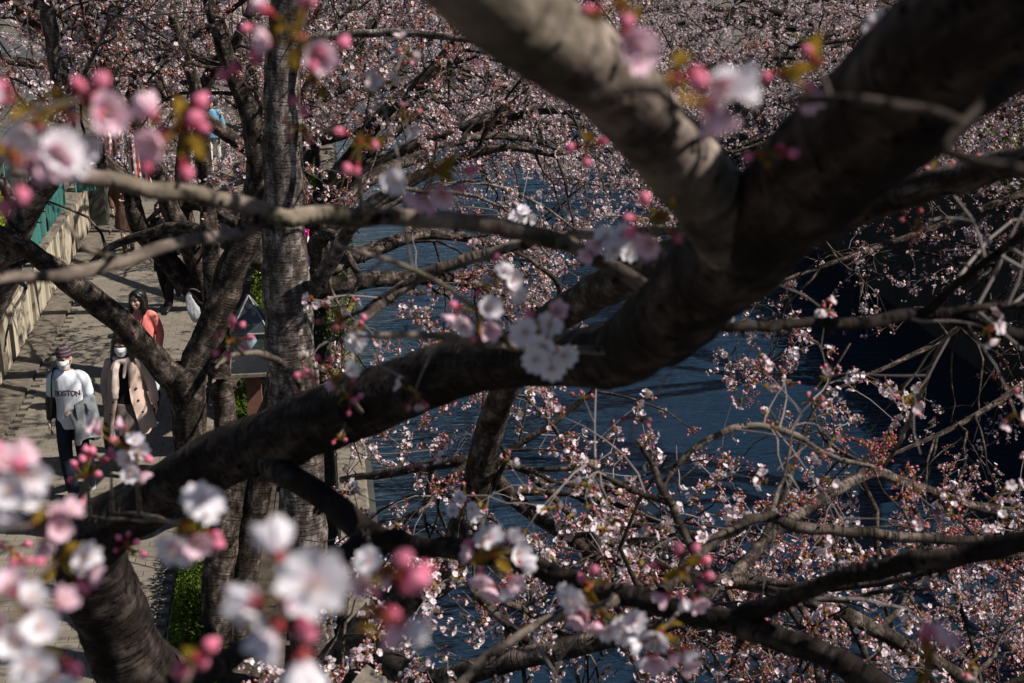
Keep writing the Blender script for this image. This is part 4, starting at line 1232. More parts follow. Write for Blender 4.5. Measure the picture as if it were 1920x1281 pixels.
HL['E'] = nl([(1235, 570, 2.5, 34), (1205, 540, 2.5, 32), (1150, 503, 2.5, 31), (1110, 482, 2.49, 30), (1000, 440, 2.45, 33), (900, 421, 2.42, 34), (830, 411, 2.4, 35), (690, 405, 2.36, 37), (600, 405, 2.34, 37), (530, 404, 2.3, 37), (470, 390, 2.26, 34), (400, 375, 2.2, 33), (250, 345, 2.1, 32), (160, 332, 2.04, 30), (90, 328, 2.0, 28), (30, 322, 1.96, 22)], 73, 'bark_moss_lit', 18, .07)
HL['E2'] = nl([(560, 404, 2.32, 28), (520, 412, 2.3, 26), (470, 430, 2.26, 23), (400, 448, 2.2, 22), (330, 462, 2.12, 24), (250, 484, 2.05, 24), (180, 506, 2.0, 26), (110, 518, 1.94, 24), (40, 520, 1.88, 22), (-50, 535, 1.8, 22)], 74, 'bark_moss_lit', 14, .07)
HL['E3'] = nl([(240, 486, 2.04, 16), (200, 478, 2.03, 14), (160, 466, 2.02, 12), (135, 438, 2.02, 9), (120, 415, 2.02, 6)], 75, 'bark_moss_lit', 10, .06)
HL['F'] = nl([(455, 862, 3.95, 47), (492, 866, 3.85, 55), (545, 893, 3.75, 49), (615, 940, 3.65, 49), (690, 1002, 3.55, 53), (760, 1020, 3.5, 41), (860, 1032, 3.4, 38), (960, 1050, 3.3, 36), (1060, 1084, 3.2, 39), (1160, 1114, 3.1, 41), (1290, 1150, 3.0, 44), (1400, 1178, 2.9, 45), (1520, 1215, 2.8, 50), (1640, 1285, 2.7, 54), (1740, 1350, 2.65, 55)], 76, 'bark_near_shaded', 18, .07)
HL['F2'] = nl([(1330, 1163, 2.95, 34), (1380, 1158, 2.92, 36), (1450, 1130, 2.86, 36), (1560, 1090, 2.76, 36), (1700, 1060, 2.66, 38), (1800, 1046, 2.6, 40), (1950, 1012, 2.5, 42)], 77, 'bark_near_shaded', 14, .06)
HL['F3'] = nl([(700, 1004, 3.55, 40), (672, 1018, 3.5, 34), (640, 1042, 3.4, 30), (600, 1085, 3.2, 24), (560, 1150, 2.9, 20), (500, 1195, 2.5, 34), (420, 1245, 2.2, 42), (320, 1310, 2.0, 46)], 78, 'bark_near_shaded', 14, .06)
HL['G'] = nl([(1330, 610, 2.6, 24), (1400, 611, 2.6, 21), (1500, 612, 2.7, 22), (1640, 606, 2.8, 25), (1700, 594, 2.83, 26), (1745, 586, 2.85, 28), (1800, 596, 2.86, 26), (1860, 612, 2.88, 28), (1960, 640, 2.9, 30)], 79, 'bark_near_shaded', 12, .08)
HL['G2'] = nl([(1738, 586, 2.85, 22), (1770, 556, 2.82, 18), (1830, 500, 2.78, 17), (1950, 418, 2.7, 17)], 80, 'bark_near_shaded', 10, .06)
HL['G3'] = nl([(1770, 588, 2.85, 18), (1840, 578, 2.84, 15), (1950, 566, 2.82, 14)], 81, 'bark_near_shaded', 10, .06)
HL['H'] = nl([(1240, 1110, 3.6, 22), (1322, 1030, 4.0, 20), (1390, 985, 4.1, 21), (1440, 969, 4.2, 23), (1490, 986, 4.2, 20), (1613, 1000, 4.2, 20), (1780, 1014, 4.2, 19), (1960, 1012, 4.2, 17)], 82, 'bark', 10, .08)
HL['H2'] = nl([(1440, 970, 4.2, 12), (1455, 930, 4.25, 9), (1470, 890, 4.3, 8), (1482, 840, 4.35, 5)], 83, 'bark', 8, .08)
HL['I'] = nl([(1150, 660, 2.75, 18), (1070, 658, 2.7, 14), (1000, 652, 2.65, 15), (900, 642, 2.6, 17), (820, 632, 2.55, 14), (760, 626, 2.5, 12), (700, 632, 2.45, 9)], 84, 'bark_moss_lit', 10, .08)
HL['I2'] = nl([(965, 650, 2.62, 12), (930, 610, 2.6, 11), (890, 580, 2.58, 10), (840, 540, 2.56, 10), (780, 505, 2.54, 11), (700, 480, 2.52, 10), (620, 460, 2.5, 8)], 85, 'bark_moss_lit', 10, .08)
HL['K'] = nl([(1230, 1118, 3.1, 20), (1173, 1122, 3.1, 20), (1073, 1154, 3.0, 19), (1027, 1167, 2.96, 18), (940, 1214, 2.9, 18), (880, 1262, 2.85, 18), (830, 1310, 2.8, 18)], 86, 'bark_moss_lit', 10, .08)
HL['L'] = nl([(1235, 930, 4.6, 8), (1262, 880, 4.6, 11), (1320, 828, 4.6, 13), (1380, 803, 4.6, 14), (1440, 802, 4.6, 13), (1500, 822, 4.6, 13), (1560, 856, 4.6, 11), (1640, 876, 4.6, 8)], 87, 'bark_moss_lit', 8, .08)
HL['M'] = nl([(1300, 1040, 4.4, 13), (1280, 990, 4.4, 15), (1250, 930, 4.4, 16), (1220, 870, 4.4, 12), (1195, 825, 4.4, 8)], 88, 'bark', 8, .08)
HL['M2'] = nl([(1262, 948, 4.4, 12), (1200, 925, 4.4, 12), (1160, 906, 4.4, 11), (1100, 870, 4.4, 8)], 89, 'bark', 8, .08)
HL['P'] = nl([(1480, 190, 1.15, 16), (1560, 188, 1.12, 20), (1650, 190, 1.1, 22), (1740, 206, 1.1, 22), (1800, 232, 1.1, 22)], 90, 'bark_near_shaded', 10, .05)
HL['P2'] = nl([(1985, 80, 1.2, 26), (1880, 160, 1.17, 23), (1812, 226, 1.14, 20), (1778, 272, 1.13, 18), (1800, 290, 1.12, 20), (1870, 316, 1.1, 24), (1980, 345, 1.08, 28)], 91, 'bark_near_shaded', 12, .06)
HL['Q'] = nl([(1330, 255, 1.75, 10), (1240, 178, 1.15, 12), (1160, 172, 1.05, 12), (1110, 186, 1.0, 7)], 92, 'bark_near_shaded', 8, .05)
HL['S'] = nl([(575, 770, 3.8, 10), (560, 715, 3.75, 13), (505, 668, 3.6, 13), (440, 664, 3.5, 9), (405, 690, 3.4, 5)], 93, 'bark_moss_lit', 8, .08)
HL['U'] = nl([(640, 640, 4.9, 15), (690, 590, 4.9, 19), (773, 524, 4.9, 23), (827, 503, 4.85, 24), (930, 472, 4.8, 24), (1010, 450, 4.7, 22), (1120, 436, 4.5, 20), (1290, 432, 4.0, 20), (1420, 440, 2.3, 20)][::-1], 94, 'bark_moss_lit', 12, .08)
HL['U2'] = nl([(800, 512, 4.87, 12), (720, 556, 4.9, 11), (640, 600, 4.95, 8), (600, 610, 5.0, 5)], 95, 'bark', 8, .08)
HL['W'] = nl([(1870, 560, 3.3, 6), (1770, 640, 3.6, 7), (1725, 740, 3.9, 9), (1690, 820, 4.2, 9), (1660, 870, 4.4, 6)], 96, 'bark_moss_lit', 8, .08)
HL['X'] = nl([(210, 962, 3.2, 7), (260, 965, 3.1, 10), (300, 978, 3.0, 8), (160, 968, 3.3, 5)][::-1], 97, 'bark_moss_lit', 8, .06)

# the part of the crown above the picture: it shades the upper bough
rg = np.random.default_rng(9)
top = NB[-1][:3]
crown = auto_limbs(rg, top, .06, 6, [(50, 110), (60, 120), (90, 140), (100, 170), (10, 60), (120, 170)], (1.4, 2.3), (0, 35), .3)
crown += auto_limbs(rg, HL['B'][-1][:3], .04, 3, [(-60, 10), (-110, -50), (20, 60)], (1.2, 2.0), (25, 60), .3)
for i, L in enumerate(crown): nl(L, 130 + i, 'bark_near_shaded', 8, .05)
S = np.array([resample(L, 14) for L in crown])
p, T, r = starts(rg, S[:, :, :3], S[:, :, 3], 13, .2)
B1, Rb1 = grow(rg, p, T, rg.uniform(.5, 1.4, len(p)), np.minimum(r * .6, .016), np.full(len(p), .004), 7, .9, .5, .1, .2)
def off_frame(P):
    px, py, d = seen(P)
    return (d < .2) | (py < -90) | (px > 2060) | (px < -140)
ok = off_frame(B1[:, -1]) & off_frame(B1[:, 3]); B1, Rb1 = B1[ok], Rb1[ok]
p, T, r = starts(rg, B1, Rb1, 7, .2)
B2, Rb2 = grow(rg, p, T, rg.uniform(.2, .6, len(p)), np.full(len(p), .004), np.full(len(p), .002), 5, .9, .5, .1, .2)
ok = off_frame(B2[:, -1]); B2, Rb2 = B2[ok], Rb2[ok]
mb = MB()
for (B, Rr) in ((B1, Rb1), (B2, Rb2)):
    V, F, A = tubes(B, Rr, 4); mb.add(V - o0, F, 0, A)
tag(mb.build('upper_branches', MAT['bark_near_shaded'], near_t), kind='stuff')
p, T, r = starts(rg, B2, Rb2, 3, .1)
p = p[off_frame(p)]
w_ = rg.integers(0, 6, len(p)); Rm = rand_rot(rg, len(p)); mb = MB()
for k in range(6):
    s_ = w_ == k; stamp(mb, *MID[k], Rm[s_], np.full(s_.sum(), 1.2), p[s_] - o0)
tag(mb.build('upper_blossoms', BL_MATS, near_t), kind='stuff')

# ------------------------------------------------------------------ close blossoms, one by one
HM = [MAT['hero_petal'], MAT['hero_bud'], MAT['hero_calyx'], MAT['hero_stalk'], MAT['stamen'], MAT['hero_leaf'], MAT['hero_pink']]
def flower_mesh(seed, cup, pink):
    rng = np.random.default_rng(seed); t = Tm()
    for (V, F) in petals(.0195, cup, rng, 2): t.add(V, F, 6 if pink else 0)
    for k in range(16):
        a = rng.uniform(0, 6.28); sp = rng.uniform(.002, .0065); L = rng.uniform(.007, .011)
        tip = np.array([math.cos(a) * sp, math.sin(a) * sp, L])
        V, F, A = tubes([[(0, 0, 0), tip * .5 + (0, 0, .001), tip]], [[.00028] * 3], 3); t.add(V, F, 0)
        V, F = sph(tip, .0007, 5, 3); t.add(V, F, 4)
    V, F = bud_shape(.0028, .009, 8, 5); V = V * (1, 1, -1) + (0, 0, .001); t.add(V, F[:, ::-1], 2)
    for k in range(5):
        a = 2 * math.pi * (k + .5) / 5
        V = LEAF_V * (.005, .009, .004); ca, sa = math.cos(a), math.sin(a)
        V = np.stack([V[:, 1] * ca - V[:, 0] * sa, V[:, 1] * sa + V[:, 0] * ca, V[:, 2] - .0015], 1); t.add(V, LEAF_F, 2)
    b = MB(); b.add(*t.out()); return b.mesh('flower', HM)
def bud_mesh(seed, s_):
    rng = np.random.default_rng(seed); t = Tm()
    V, F = bud_shape(.0062 * s_, .0155 * s_, 10, 8); V[:, 0] *= 1 + .08 * np.sin(V[:, 2] * 500); t.add(V, F, 1)
    V, F = bud_shape(.0026, .010, 8, 5); t.add(V + (0, 0, -.0075), F, 2)
    for k in range(5):
        a = 2 * math.pi * k / 5; V = LEAF_V * (.006, .008, .003); ca, sa = math.cos(a), math.sin(a)
        r_ = .0025 + V[:, 1] * .38
        V = np.stack([r_ * ca - V[:, 0] * sa, r_ * sa + V[:, 0] * ca, V[:, 1] * .9], 1); t.add(V, LEAF_F, 2)
    b = MB(); b.add(*t.out()); return b.mesh('bud', HM)
def hleaf_mesh(seed):
    V = []; F = []
    prof = [0, .35, .62, .8, .72, .45, 0.02]
    for i, w_ in enumerate(prof):
        y = i / 6
        for j in (-1, 0, 1): V.append((j * w_ * .0085, y * .027, abs(j) * w_ * .005 + .006 * math.sin(y * 2.6)))
    for i in range(6):
        for j in range(2):
            q = i * 3 + j; F.append((q, q + 1, q + 4, q + 3))
    b = MB(); b.add(V, F, 5); return b.mesh('young_leaf', HM)
FL = [flower_mesh(300 + i, c, False) for i, c in enumerate((.12, .28, .45, .6, .2))]
FLH = [flower_mesh(360 + i, c, False) for i, c in enumerate((1.1, 1.5, 2.0))]
FLP = [flower_mesh(320 + i, c, True) for i, c in enumerate((.9, 1.3, 1.0))]
BU = [bud_mesh(340 + i, s_) for i, s_ in enumerate((.8, 1.0, 1.15))]
LF = [hleaf_mesh(0)]

def hero(x, y, d, spec, seed, twig=None, k=1.0, s=1.0, wood=3.0):
    """spec: rows (dx, dy, kind) in photo pixels from the spur; kind w white flower, p pink flower, b bud, l leaf; third sign faces."""
    rng = np.random.default_rng(seed)
    c = at(x, y, d)
    m = MB()
    kids = []
    for row in spec:
        dx, dy, kd = row[0] * k, row[1] * k, row[2]
        dd = rng.uniform(-.022, .012) if len(row) < 4 else row[3]
        e = at(x + dx, y + dy, d + dd)
        D = e - c; L = np.linalg.norm(D)
        D = D / L if L > 1e-4 else -FW
        toward = -FW
        if kd == 'h':
            face = D + rng.normal(0, .15, 3); me = FLH[rng.integers(0, 3)]; nm = 'flower'
        elif kd == 'W':
            face = toward + .12 * D; me = FL[1]; nm = 'flower'
        elif kd in 'wp':
            face = D * .55 + toward * (.9 if kd == 'w' else .35) + rng.normal(0, .22, 3)
            me = (FL if kd == 'w' else FLP)[rng.integers(0, 5 if kd == 'w' else 3)]
            nm = 'flower'
        elif kd == 'b':
            face = D + rng.normal(0, .2, 3); me = BU[rng.integers(0, 3)]; nm = 'bud'
        else:
            face = D; me = LF[0]; nm = 'young_leaf'
        if kd == 'l': st = c + (e - c) * .15
        else:
            st = e
            fn = face / np.linalg.norm(face)
            mid = (c + e) / 2 - fn * L * .12
            end = e - fn * .007
            C = spline([np.append(c, .0013), np.append(mid, .00085), np.append(end, .0011)], 4)
            V, F, A = tubes(C[:, :3], C[:, 3] * s, 6); m.add(V - c, F, 3)
        Rm = frame_rot(rng, face[None])[0]
        if kd == 'l': Rm = Rm @ np.array([[1, 0, 0], [0, 0, -1], [0, 1, 0]])
        kids.append((nm, me, Rm * s * rng.uniform(.92, 1.08), st - c))
    V, F = sph((0, 0, 0), (.0035 * s, .0035 * s, .0045 * s), 8, 6); m.add(V, F, 2)
    for k_ in range(5):
        D = rng.normal(size=(1, 3)) * .6 + (-FW + UP) * .4
        Rm = frame_rot(rng, D)[0] @ np.array([[1, 0, 0], [0, 0, -1], [0, 1, 0]])
        m.add(LEAF_V @ Rm.T * .012 * s, LEAF_F, 5)
    if twig:
        C = spline([(*(at(a, b, q)), w_ * q / FPX / 2) for (a, b, q, w_) in twig] + [(*c, wood * d / FPX / 2)], 6)
        V, F, A = tubes(C[:, :3], C[:, 3], 8); m.add(V - c, F, 7, A)
    me = m.mesh('blossom_spray', HM + [MAT['bark_moss_lit']])
    o = new_obj('blossom_spray', me, near_t, c - o0)
    for (nm, me, Rm, loc) in kids:
        kid = new_obj(nm, me, o)
        M4 = Matrix.Identity(4)
        for a in range(3):
            for b in range(3): M4[a][b] = Rm[a, b]
        M4.translation = Vector(loc)
        kid.matrix_local = M4

def cloud(rng, n, sx, sy, kinds):
    return [(rng.normal(0, sx), rng.normal(0, sy), kinds[rng.integers(0, len(kinds))]) for _ in range(n)]
r0 = np.random.default_rng(77)
# left edge, big pink and white spray
hero(70, 215, 1.05, [(-60, -50, 'b'), (-20, 30, 'h'), (75, 50, 'h'), (-30, 65, 'p'), (50, 0, 'b'), (95, -30, 'b'), (125, -5, 'p'), (40, 75, 'p'), (60, 85, 'h'), (0, 15, 'b'), (20, -40, 'l'), (60, -45, 'l'), (-40, 20, 'l'), (80, -45, 'b'), (-65, -30, 'p')], 1, [(-120, 250, .9, 16), (-20, 235, .93, 12)], wood=7, k=0.95, s=0.92)
hero(30, 300, 1.0, [(10, 50, 'b'), (-20, 70, 'b'), (30, 10, 'p'), (70, -10, 'p'), (-15, -25, 'l'), (80, -15, 'w')], 2, [(60, 328, 2.0, 10)], wood=6)
hero(160, 185, 1.05, [(25, 20, 'b'), (40, 25, 'p'), (-10, -15, 'b'), (20, -20, 'b')], 3, [(60, 205, .97, 8)], wood=5)
# pink buds beside it
hero(335, 245, 1.1, [(-45, -25, 'p'), (30, -40, 'b'), (-15, 0, 'b'), (15, -15, 'b'), (35, -5, 'b'), (-35, 20, 'p'), (-50, 60, 'b'), (10, 65, 'b'), (-5, -40, 'l'), (20, 25, 'l'), (-15, 60, 'l')], 4, [(330, 352, 2.1, 9), (352, 290, 1.4, 8)], wood=7)
# top left, by the pale trunk
hero(565, 70, 1.15, [(-55, 10, 'p'), (-60, -45, 'b'), (10, -50, 'b'), (30, 20, 'b'), (20, 45, 'b'), (35, 30, 'p'), (-75, 25, 'b'), (5, -15, 'l'), (0, 30, 'l'), (-15, 0, 'l')], 5, [(600, -80, 1.1, 10), (580, 0, 1.13, 9)], wood=6)
hero(530, 40, 1.5, [(-60, 10, 'b'), (-40, 55, 'b'), (-30, -25, 'p'), (-80, 80, 'b'), (-100, 90, 'b'), (-20, 25, 'l')], 6, [(640, -60, 1.4, 8)], wood=5)
hero(590, 155, 1.35, [(-30, 25, 'b'), (15, -40, 'b'), (45, -60, 'b'), (-15, 45, 'b'), (10, 20, 'l')], 7, [(565, 70, 1.17, 7)], wood=5)
# by the long branch
hero(675, 265, 1.6, [(-30, -15, 'b'), (-20, 40, 'b'), (15, 5, 'b'), (40, -5, 'l'), (25, 10, 'l'), (-5, 48, 'b')], 8, [(680, 404, 2.36, 9), (672, 330, 1.9, 8)], wood=6)
hero(815, 320, 1.55, [(-70, 20, 'w'), (55, 0, 'b'), (-10, 50, 'p'), (-30, 45, 'p'), (40, 30, 'b'), (15, 40, 'p'), (-20, -5, 'l'), (10, -10, 'l'), (20, 10, 'l')], 9, [(780, 408, 2.4, 9), (800, 360, 1.9, 8)], wood=6)
hero(1100, 270, 1.8, [(-20, 5, 'b'), (25, -5, 'b'), (0, 25, 'b'), (10, -15, 'l'), (-8, -10, 'l')], 10, [(1180, 200, 1.6, 7)], wood=5)
hero(1165, 18, 1.05, [(10, 45, 'p'), (25, 75, 'p'), (-50, 0, 'b'), (10, 15, 'b'), (-60, -10, 'l'), (20, -10, 'l'), (-10, -15, 'l')], 11, [(1170, -80, 1.2, 12)], wood=8)
hero(1265, 152, .86, [(100, 8, 'h'), (62, -4, 'h'), (45, 40, 'p'), (70, 58, 'p'), (35, 0, 'b'), (10, -10, 'l'), (20, 8, 'l'), (30, -8, 'b')], 12, [(1190, 175, 1.0, 9)], wood=9)
hero(1235, 405, 1.5, [(-20, 45, 'b'), (30, 35, 'b'), (-50, 5, 'b'), (-25, -25, 'b'), (-15, 50, 'p'), (5, 10, 'l'), (10, -20, 'l'), (-10, 20, 'l'), (-40, 25, 'b')], 13, [(1300, 470, 2.1, 10), (1262, 440, 1.7, 8)], wood=6)
hero(1470, 145, 1.35, [(-20, -5, 'b'), (35, 15, 'b'), (40, -10, 'b'), (15, 10, 'l'), (45, 30, 'p')], 14, [(1560, 200, 1.15, 9)], wood=6)
hero(1430, 290, 1.6, [(-15, 0, 'b'), (30, -8, 'b'), (10, 5, 'l'), (45, 0, 'b')], 15, [(1480, 330, 1.8, 8)], wood=5)
hero(1535, 120, 1.15, [(-15, -15, 'b'), (5, -25, 'l'), (-8, 5, 'l')], 16, [(1560, 190, 1.12, 9)], wood=7)
# centre sprays in front of the bough
hero(1025, 645, 2.05, [(5, -35, 'w'), (-5, 5, 'w'), (-20, 30, 'w'), (30, 20, 'w'), (-40, -20, 'w'), (15, -60, 'p'), (-25, -45, 'b'), (10, 45, 'w'), (-10, -55, 'l')], 17, [(1060, 657, 2.65, 8)], wood=6, s=1.15)
hero(900, 585, 2.1, [(-20, 15, 'p'), (20, 30, 'p'), (-40, -10, 'b'), (15, -5, 'w'), (-10, 45, 'b'), (-30, 25, 'w'), (10, 55, 'l'), (-45, 5, 'p')], 18, [(895, 640, 2.6, 7)], wood=5, s=1.1)
hero(930, 520, 2.4, [(0, -30, 'b'), (15, -10, 'w'), (30, 5, 'w'), (25, 20, 'b'), (-30, 25, 'b'), (40, 30, 'w'), (-5, 15, 'l'), (10, 50, 'b')], 19, [(925, 610, 2.6, 6)], wood=5)
hero(1150, 445, 2.3, [(-15, 0, 'w'), (15, -5, 'w'), (-30, 12, 'p'), (35, 5, 'w'), (0, 22, 'w'), (-45, 30, 'p'), (30, 25, 'w')], 20, [(1130, 485, 2.5, 7)], wood=5)
hero(625, 715, 2.45, [(-45, -15, 'b'), (-30, -5, 'b'), (-5, -35, 'b'), (30, -20, 'w'), (-60, -10, 'b'), (-25, -40, 'b'), (10, -10, 'l'), (-15, -15, 'l'), (35, 30, 'b')], 21, [(680, 775, 3.6, 9), (655, 745, 2.9, 8)], wood=6)
hero(655, 745, 2.6, [(0, 25, 'b'), (15, 0, 'b'), (-25, -20, 'p'), (5, -25, 'b'), (-10, 10, 'l')], 22, [(680, 775, 3.6, 9)], wood=6)
hero(435, 640, 2.5, [(-20, -10, 'b'), (15, -25, 'b'), (25, -5, 'b'), (-5, 20, 'b'), (-25, 15, 'b'), (0, -30, 'b'), (5, 5, 'l'), (20, 12, 'b')], 23, [(455, 663, 3.5, 8)], wood=6)
hero(672, 630, 2.7, [(0, 5, 'w'), (5, -18, 'b'), (-8, 15, 'w'), (10, -30, 'b'), (-4, -15, 'l')], 24, [(700, 632, 2.45, 7)], wood=5)
hero(635, 822, 3.2, [(-8, 5, 'b'), (10, 3, 'b'), (2, -4, 'l')], 25, [(650, 790, 3.6, 6)], wood=4)
# in front of the couple
hero(240, 845, 2.3, [(-62, -55, 'w'), (-55, -35, 'p'), (-8, -45, 'p'), (-20, -15, 'b'), (12, -15, 'w'), (20, 0, 'w'), (30, 12, 'b'), (0, 15, 'w'), (25, 40, 'p'), (5, 40, 'w'), (-15, -25, 'l'), (10, 20, 'l')], 26, [(262, 960, 3.1, 9), (256, 900, 2.6, 8)], wood=6)
hero(160, 895, 2.3, [(-18, -20, 'b'), (10, -40, 'b'), (-5, -28, 'b'), (20, -5, 'b'), (-25, 5, 'b'), (35, -30, 'b'), (0, -45, 'b'), (45, -35, 'b'), (-5, 40, 'b'), (5, -10, 'l'), (-10, 5, 'l')], 27, [(168, 968, 3.3, 8), (166, 930, 2.8, 7)], wood=5)
hero(208, 862, 2.6, [(-12, 0, 'b'), (12, 0, 'b'), (-25, -4, 'b'), (0, -10, 'b'), (20, -3, 'b')], 28, [(210, 960, 3.2, 7)], wood=4)
# lower left, close and out of focus
hero(0, 890, 1.0, [(20, 30, 'w'), (55, 0, 'h'), (5, 65, 'h'), (-25, 40, 'w'), (5, -25, 'p'), (38, -35, 'p'), (-10, -40, 'b'), (25, -15, 'b'), (45, 35, 'h')], 29, [(-130, 960, .9, 14)], wood=7, k=0.9, s=0.8)
hero(62, 985, 1.2, [(50, 5, 'p'), (40, -15, 'p'), (20, 35, 'p'), (25, 15, 'b'), (70, -25, 'p'), (5, -10, 'l'), (30, -5, 'b')], 30, [(-60, 1000, 1.05, 11)], wood=7, k=0.9, s=0.72)
hero(108, 1055, 1.3, [(55, -10, 'w'), (60, 20, 'p'), (45, 40, 'b'), (-45, 0, 'b'), (-80, 0, 'b'), (-30, -5, 'b'), (20, -5, 'l'), (-10, 10, 'l'), (30, -25, 'l'), (-75, 65, 'w')], 31, [(60, 1140, 1.1, 9), (-60, 1170, 1.0, 11)], wood=6, k=0.92, s=0.82)
hero(40, 1190, 1.0, [(15, -60, 'h'), (40, -15, 'w'), (-10, 10, 'h'), (20, 60, 'w'), (70, 85, 'h'), (-50, -10, 'p'), (95, 60, 'b'), (-15, -90, 'p'), (75, -60, 'p')], 32, [(-140, 1210, .9, 14)], wood=7, k=0.92, s=0.84)
hero(240, 1025, 2.5, [(-12, -12, 'b'), (12, -5, 'b'), (25, 12, 'b'), (0, -18, 'b'), (-18, 5, 'b'), (5, 5, 'l')], 33, [(236, 1110, 3.8, 7), (238, 1065, 3.0, 6)], wood=5)
hero(20, 1030, 2.2, [(-15, -5, 'b'), (10, 10, 'b'), (0, 25, 'b'), (25, -8, 'b'), (-5, 50, 'w'), (5, 5, 'l')], 34, [(-60, 1060, 2.0, 7)], wood=5)
hero(352, 985, 1.25, [(25, -45, 'w'), (35, -35, 'w'), (-25, 40, 'w'), (0, 45, 'w'), (40, 30, 'b'), (45, 15, 'b'), (15, 25, 'p'), (-10, 25, 'p'), (10, -5, 'l'), (-8, 5, 'l'), (15, 5, 'l')], 35, [(300, 975, 3.0, 9), (330, 982, 1.8, 8)], wood=7, s=0.9)
# big open flowers, lower centre left
hero(548, 1118, .84, [(40, -28, 'W', -.03), (-68, 12, 'h', .02), (-30, 65, 'h', .0), (-25, -80, 'h', .02), (20, 115, 'h', .01), (0, 15, 'b'), (15, 40, 'b'), (-45, 50, 'w', .02)], 36, [(470, 1210, 2.3, 14), (530, 1170, 1.3, 9)], wood=7, k=1.0, s=1.14)
hero(700, 1080, 1.5, [(-10, -30, 'w'), (-15, 20, 'p'), (10, 0, 'p'), (5, 30, 'b'), (15, -15, 'l')], 37, [(690, 1005, 3.5, 9), (700, 1050, 1.8, 8)], wood=5, k=0.9, s=0.9)
hero(725, 1075, .86, [(20, -15, 'b'), (40, 10, 'b'), (25, 12, 'b'), (55, -5, 'b')], 38, [(640, 1100, .84, 9)], wood=7)
hero(705, 1150, .86, [(55, 22, 'h'), (25, 20, 'p'), (10, -5, 'b'), (20, 0, 'b'), (-15, 15, 'l')], 39, [(610, 1140, .82, 10)], wood=7, k=0.9, s=0.85)
hero(365, 1235, 1.0, [(15, -10, 'b'), (-10, 10, 'b'), (5, 5, 'b')], 40, [(330, 1330, .95, 10)], wood=6)
# along the lower branch
hero(925, 1040, 2.1, [(-35, 0, 'p'), (-5, -30, 'w'), (30, -25, 'h'), (50, 15, 'h'), (-25, 35, 'p'), (30, 45, 'p'), (0, 62, 'p'), (-35, -15, 'b'), (45, -5, 'w'), (10, -5, 'l'), (-10, 5, 'l'), (15, 15, 'l'), (-5, -15, 'l'), (20, 60, 'h')], 41, [(950, 1049, 3.3, 9)], wood=8, s=1.2)
hero(1105, 1100, 2.2, [(-40, 15, 'w'), (-30, 25, 'w'), (5, -25, 'b'), (-10, -10, 'b'), (10, 15, 'l'), (0, 5, 'l'), (-20, 55, 'p'), (15, 0, 'l')], 42, [(1110, 1098, 3.15, 9)], wood=7, s=1.15)
hero(1130, 1150, 2.2, [(-10, 15, 'p'), (10, 30, 'w'), (35, 25, 'w'), (45, 40, 'w'), (-30, 5, 'p'), (60, 15, 'w')], 43, [(1150, 1115, 3.1, 8)], wood=6, s=1.1)
hero(1280, 1065, 2.1, [(20, -30, 'b'), (-45, -5, 'b'), (40, 15, 'b'), (35, -10, 'b'), (-10, -25, 'b'), (-30, 50, 'p'), (25, 60, 'p'), (0, 55, 'h'), (5, 5, 'l'), (-15, 10, 'l'), (15, -10, 'l'), (30, 30, 'b')], 44, [(1300, 1150, 3.0, 9), (1296, 1105, 2.4, 8)], wood=7, s=1.15)
hero(1240, 1185, 2.05, [(-35, 20, 'h'), (-10, 10, 'w'), (20, 40, 'p'), (-10, 50, 'p'), (45, 35, 'h'), (-25, 45, 'h'), (15, 0, 'l'), (30, -5, 'l'), (50, 55, 'p')], 45, [(1270, 1150, 3.0, 9)], wood=7, s=1.2)
hero(1740, 1240, 1.15, [(-10, -35, 'b'), (20, -30, 'p'), (5, -10, 'l'), (-5, 5, 'l'), (0, -40, 'b')], 46, [(1750, 1340, 1.15, 10)], wood=8)
hero(872, 945, 3.6, [(-10, -12, 'w'), (12, 8, 'w'), (-22, 12, 'w'), (18, 22, 'w'), (5, -5, 'b'), (0, 12, 'l')], 47, [(880, 1030, 3.4, 6), (876, 990, 3.5, 5)], wood=4)
hero(980, 405, 3.6, [(-12, 2, 'w'), (12, 5, 'w'), (0, -8, 'w'), (8, 14, 'w')], 48, [(975, 433, 2.5, 5)], wood=4)
hero(1650, 48, 1.5, [(0, 0, 'w'), (8, 5, 'b'), (-5, 6, 'b')], 49, [(1700, 30, 1.6, 7)], wood=5)

# bud-bearing shoots on the thin limbs of the near tree
rg = np.random.default_rng(19)
src = np.array([resample(HL[k], 14) for k in ('G', 'G2', 'G3', 'H', 'H2', 'L', 'M', 'M2', 'U', 'U2', 'I2', 'W', 'K', 'F2')])
p, T, r = starts(rg, src[:, :, :3], src[:, :, 3], 3.2, .15)
B, Rb = grow(rg, p, T, rg.uniform(.12, .55, len(p)), np.minimum(r * .6, .004), np.full(len(p), .0014), 6, .9, .5, .05, .2)
p2, T2_, r2 = starts(rg, B, Rb, 1.6, .3)
Bb, Rbb = grow(rg, p2, T2_, rg.uniform(.08, .25, len(p2)), np.minimum(r2 * .8, .003), np.full(len(p2), .0012), 5, .9, .5, .05, .2)
mb = MB()
for (b_, r_) in ((B, Rb), (Bb, Rbb)):
    V, F, A = tubes(b_, r_, 5); mb.add(V - o0, F, 0, A)
tag(mb.build('shoots', MAT['twig'], near_t), kind='stuff')
src2 = np.array([resample(HL[k], 14) for k in ('E', 'E2', 'E3', 'F', 'F2', 'F3', 'G', 'G2', 'G3', 'H', 'H2', 'I', 'I2', 'K', 'L', 'M', 'M2', 'S', 'U', 'U2', 'W', 'X')])
ln = np.linalg.norm(np.diff(src2[:, :, :3], axis=1), axis=2).sum(1)
p, T, r = starts(rg, src2[:, :, :3], src2[:, :, 3], ln * 16, .02)
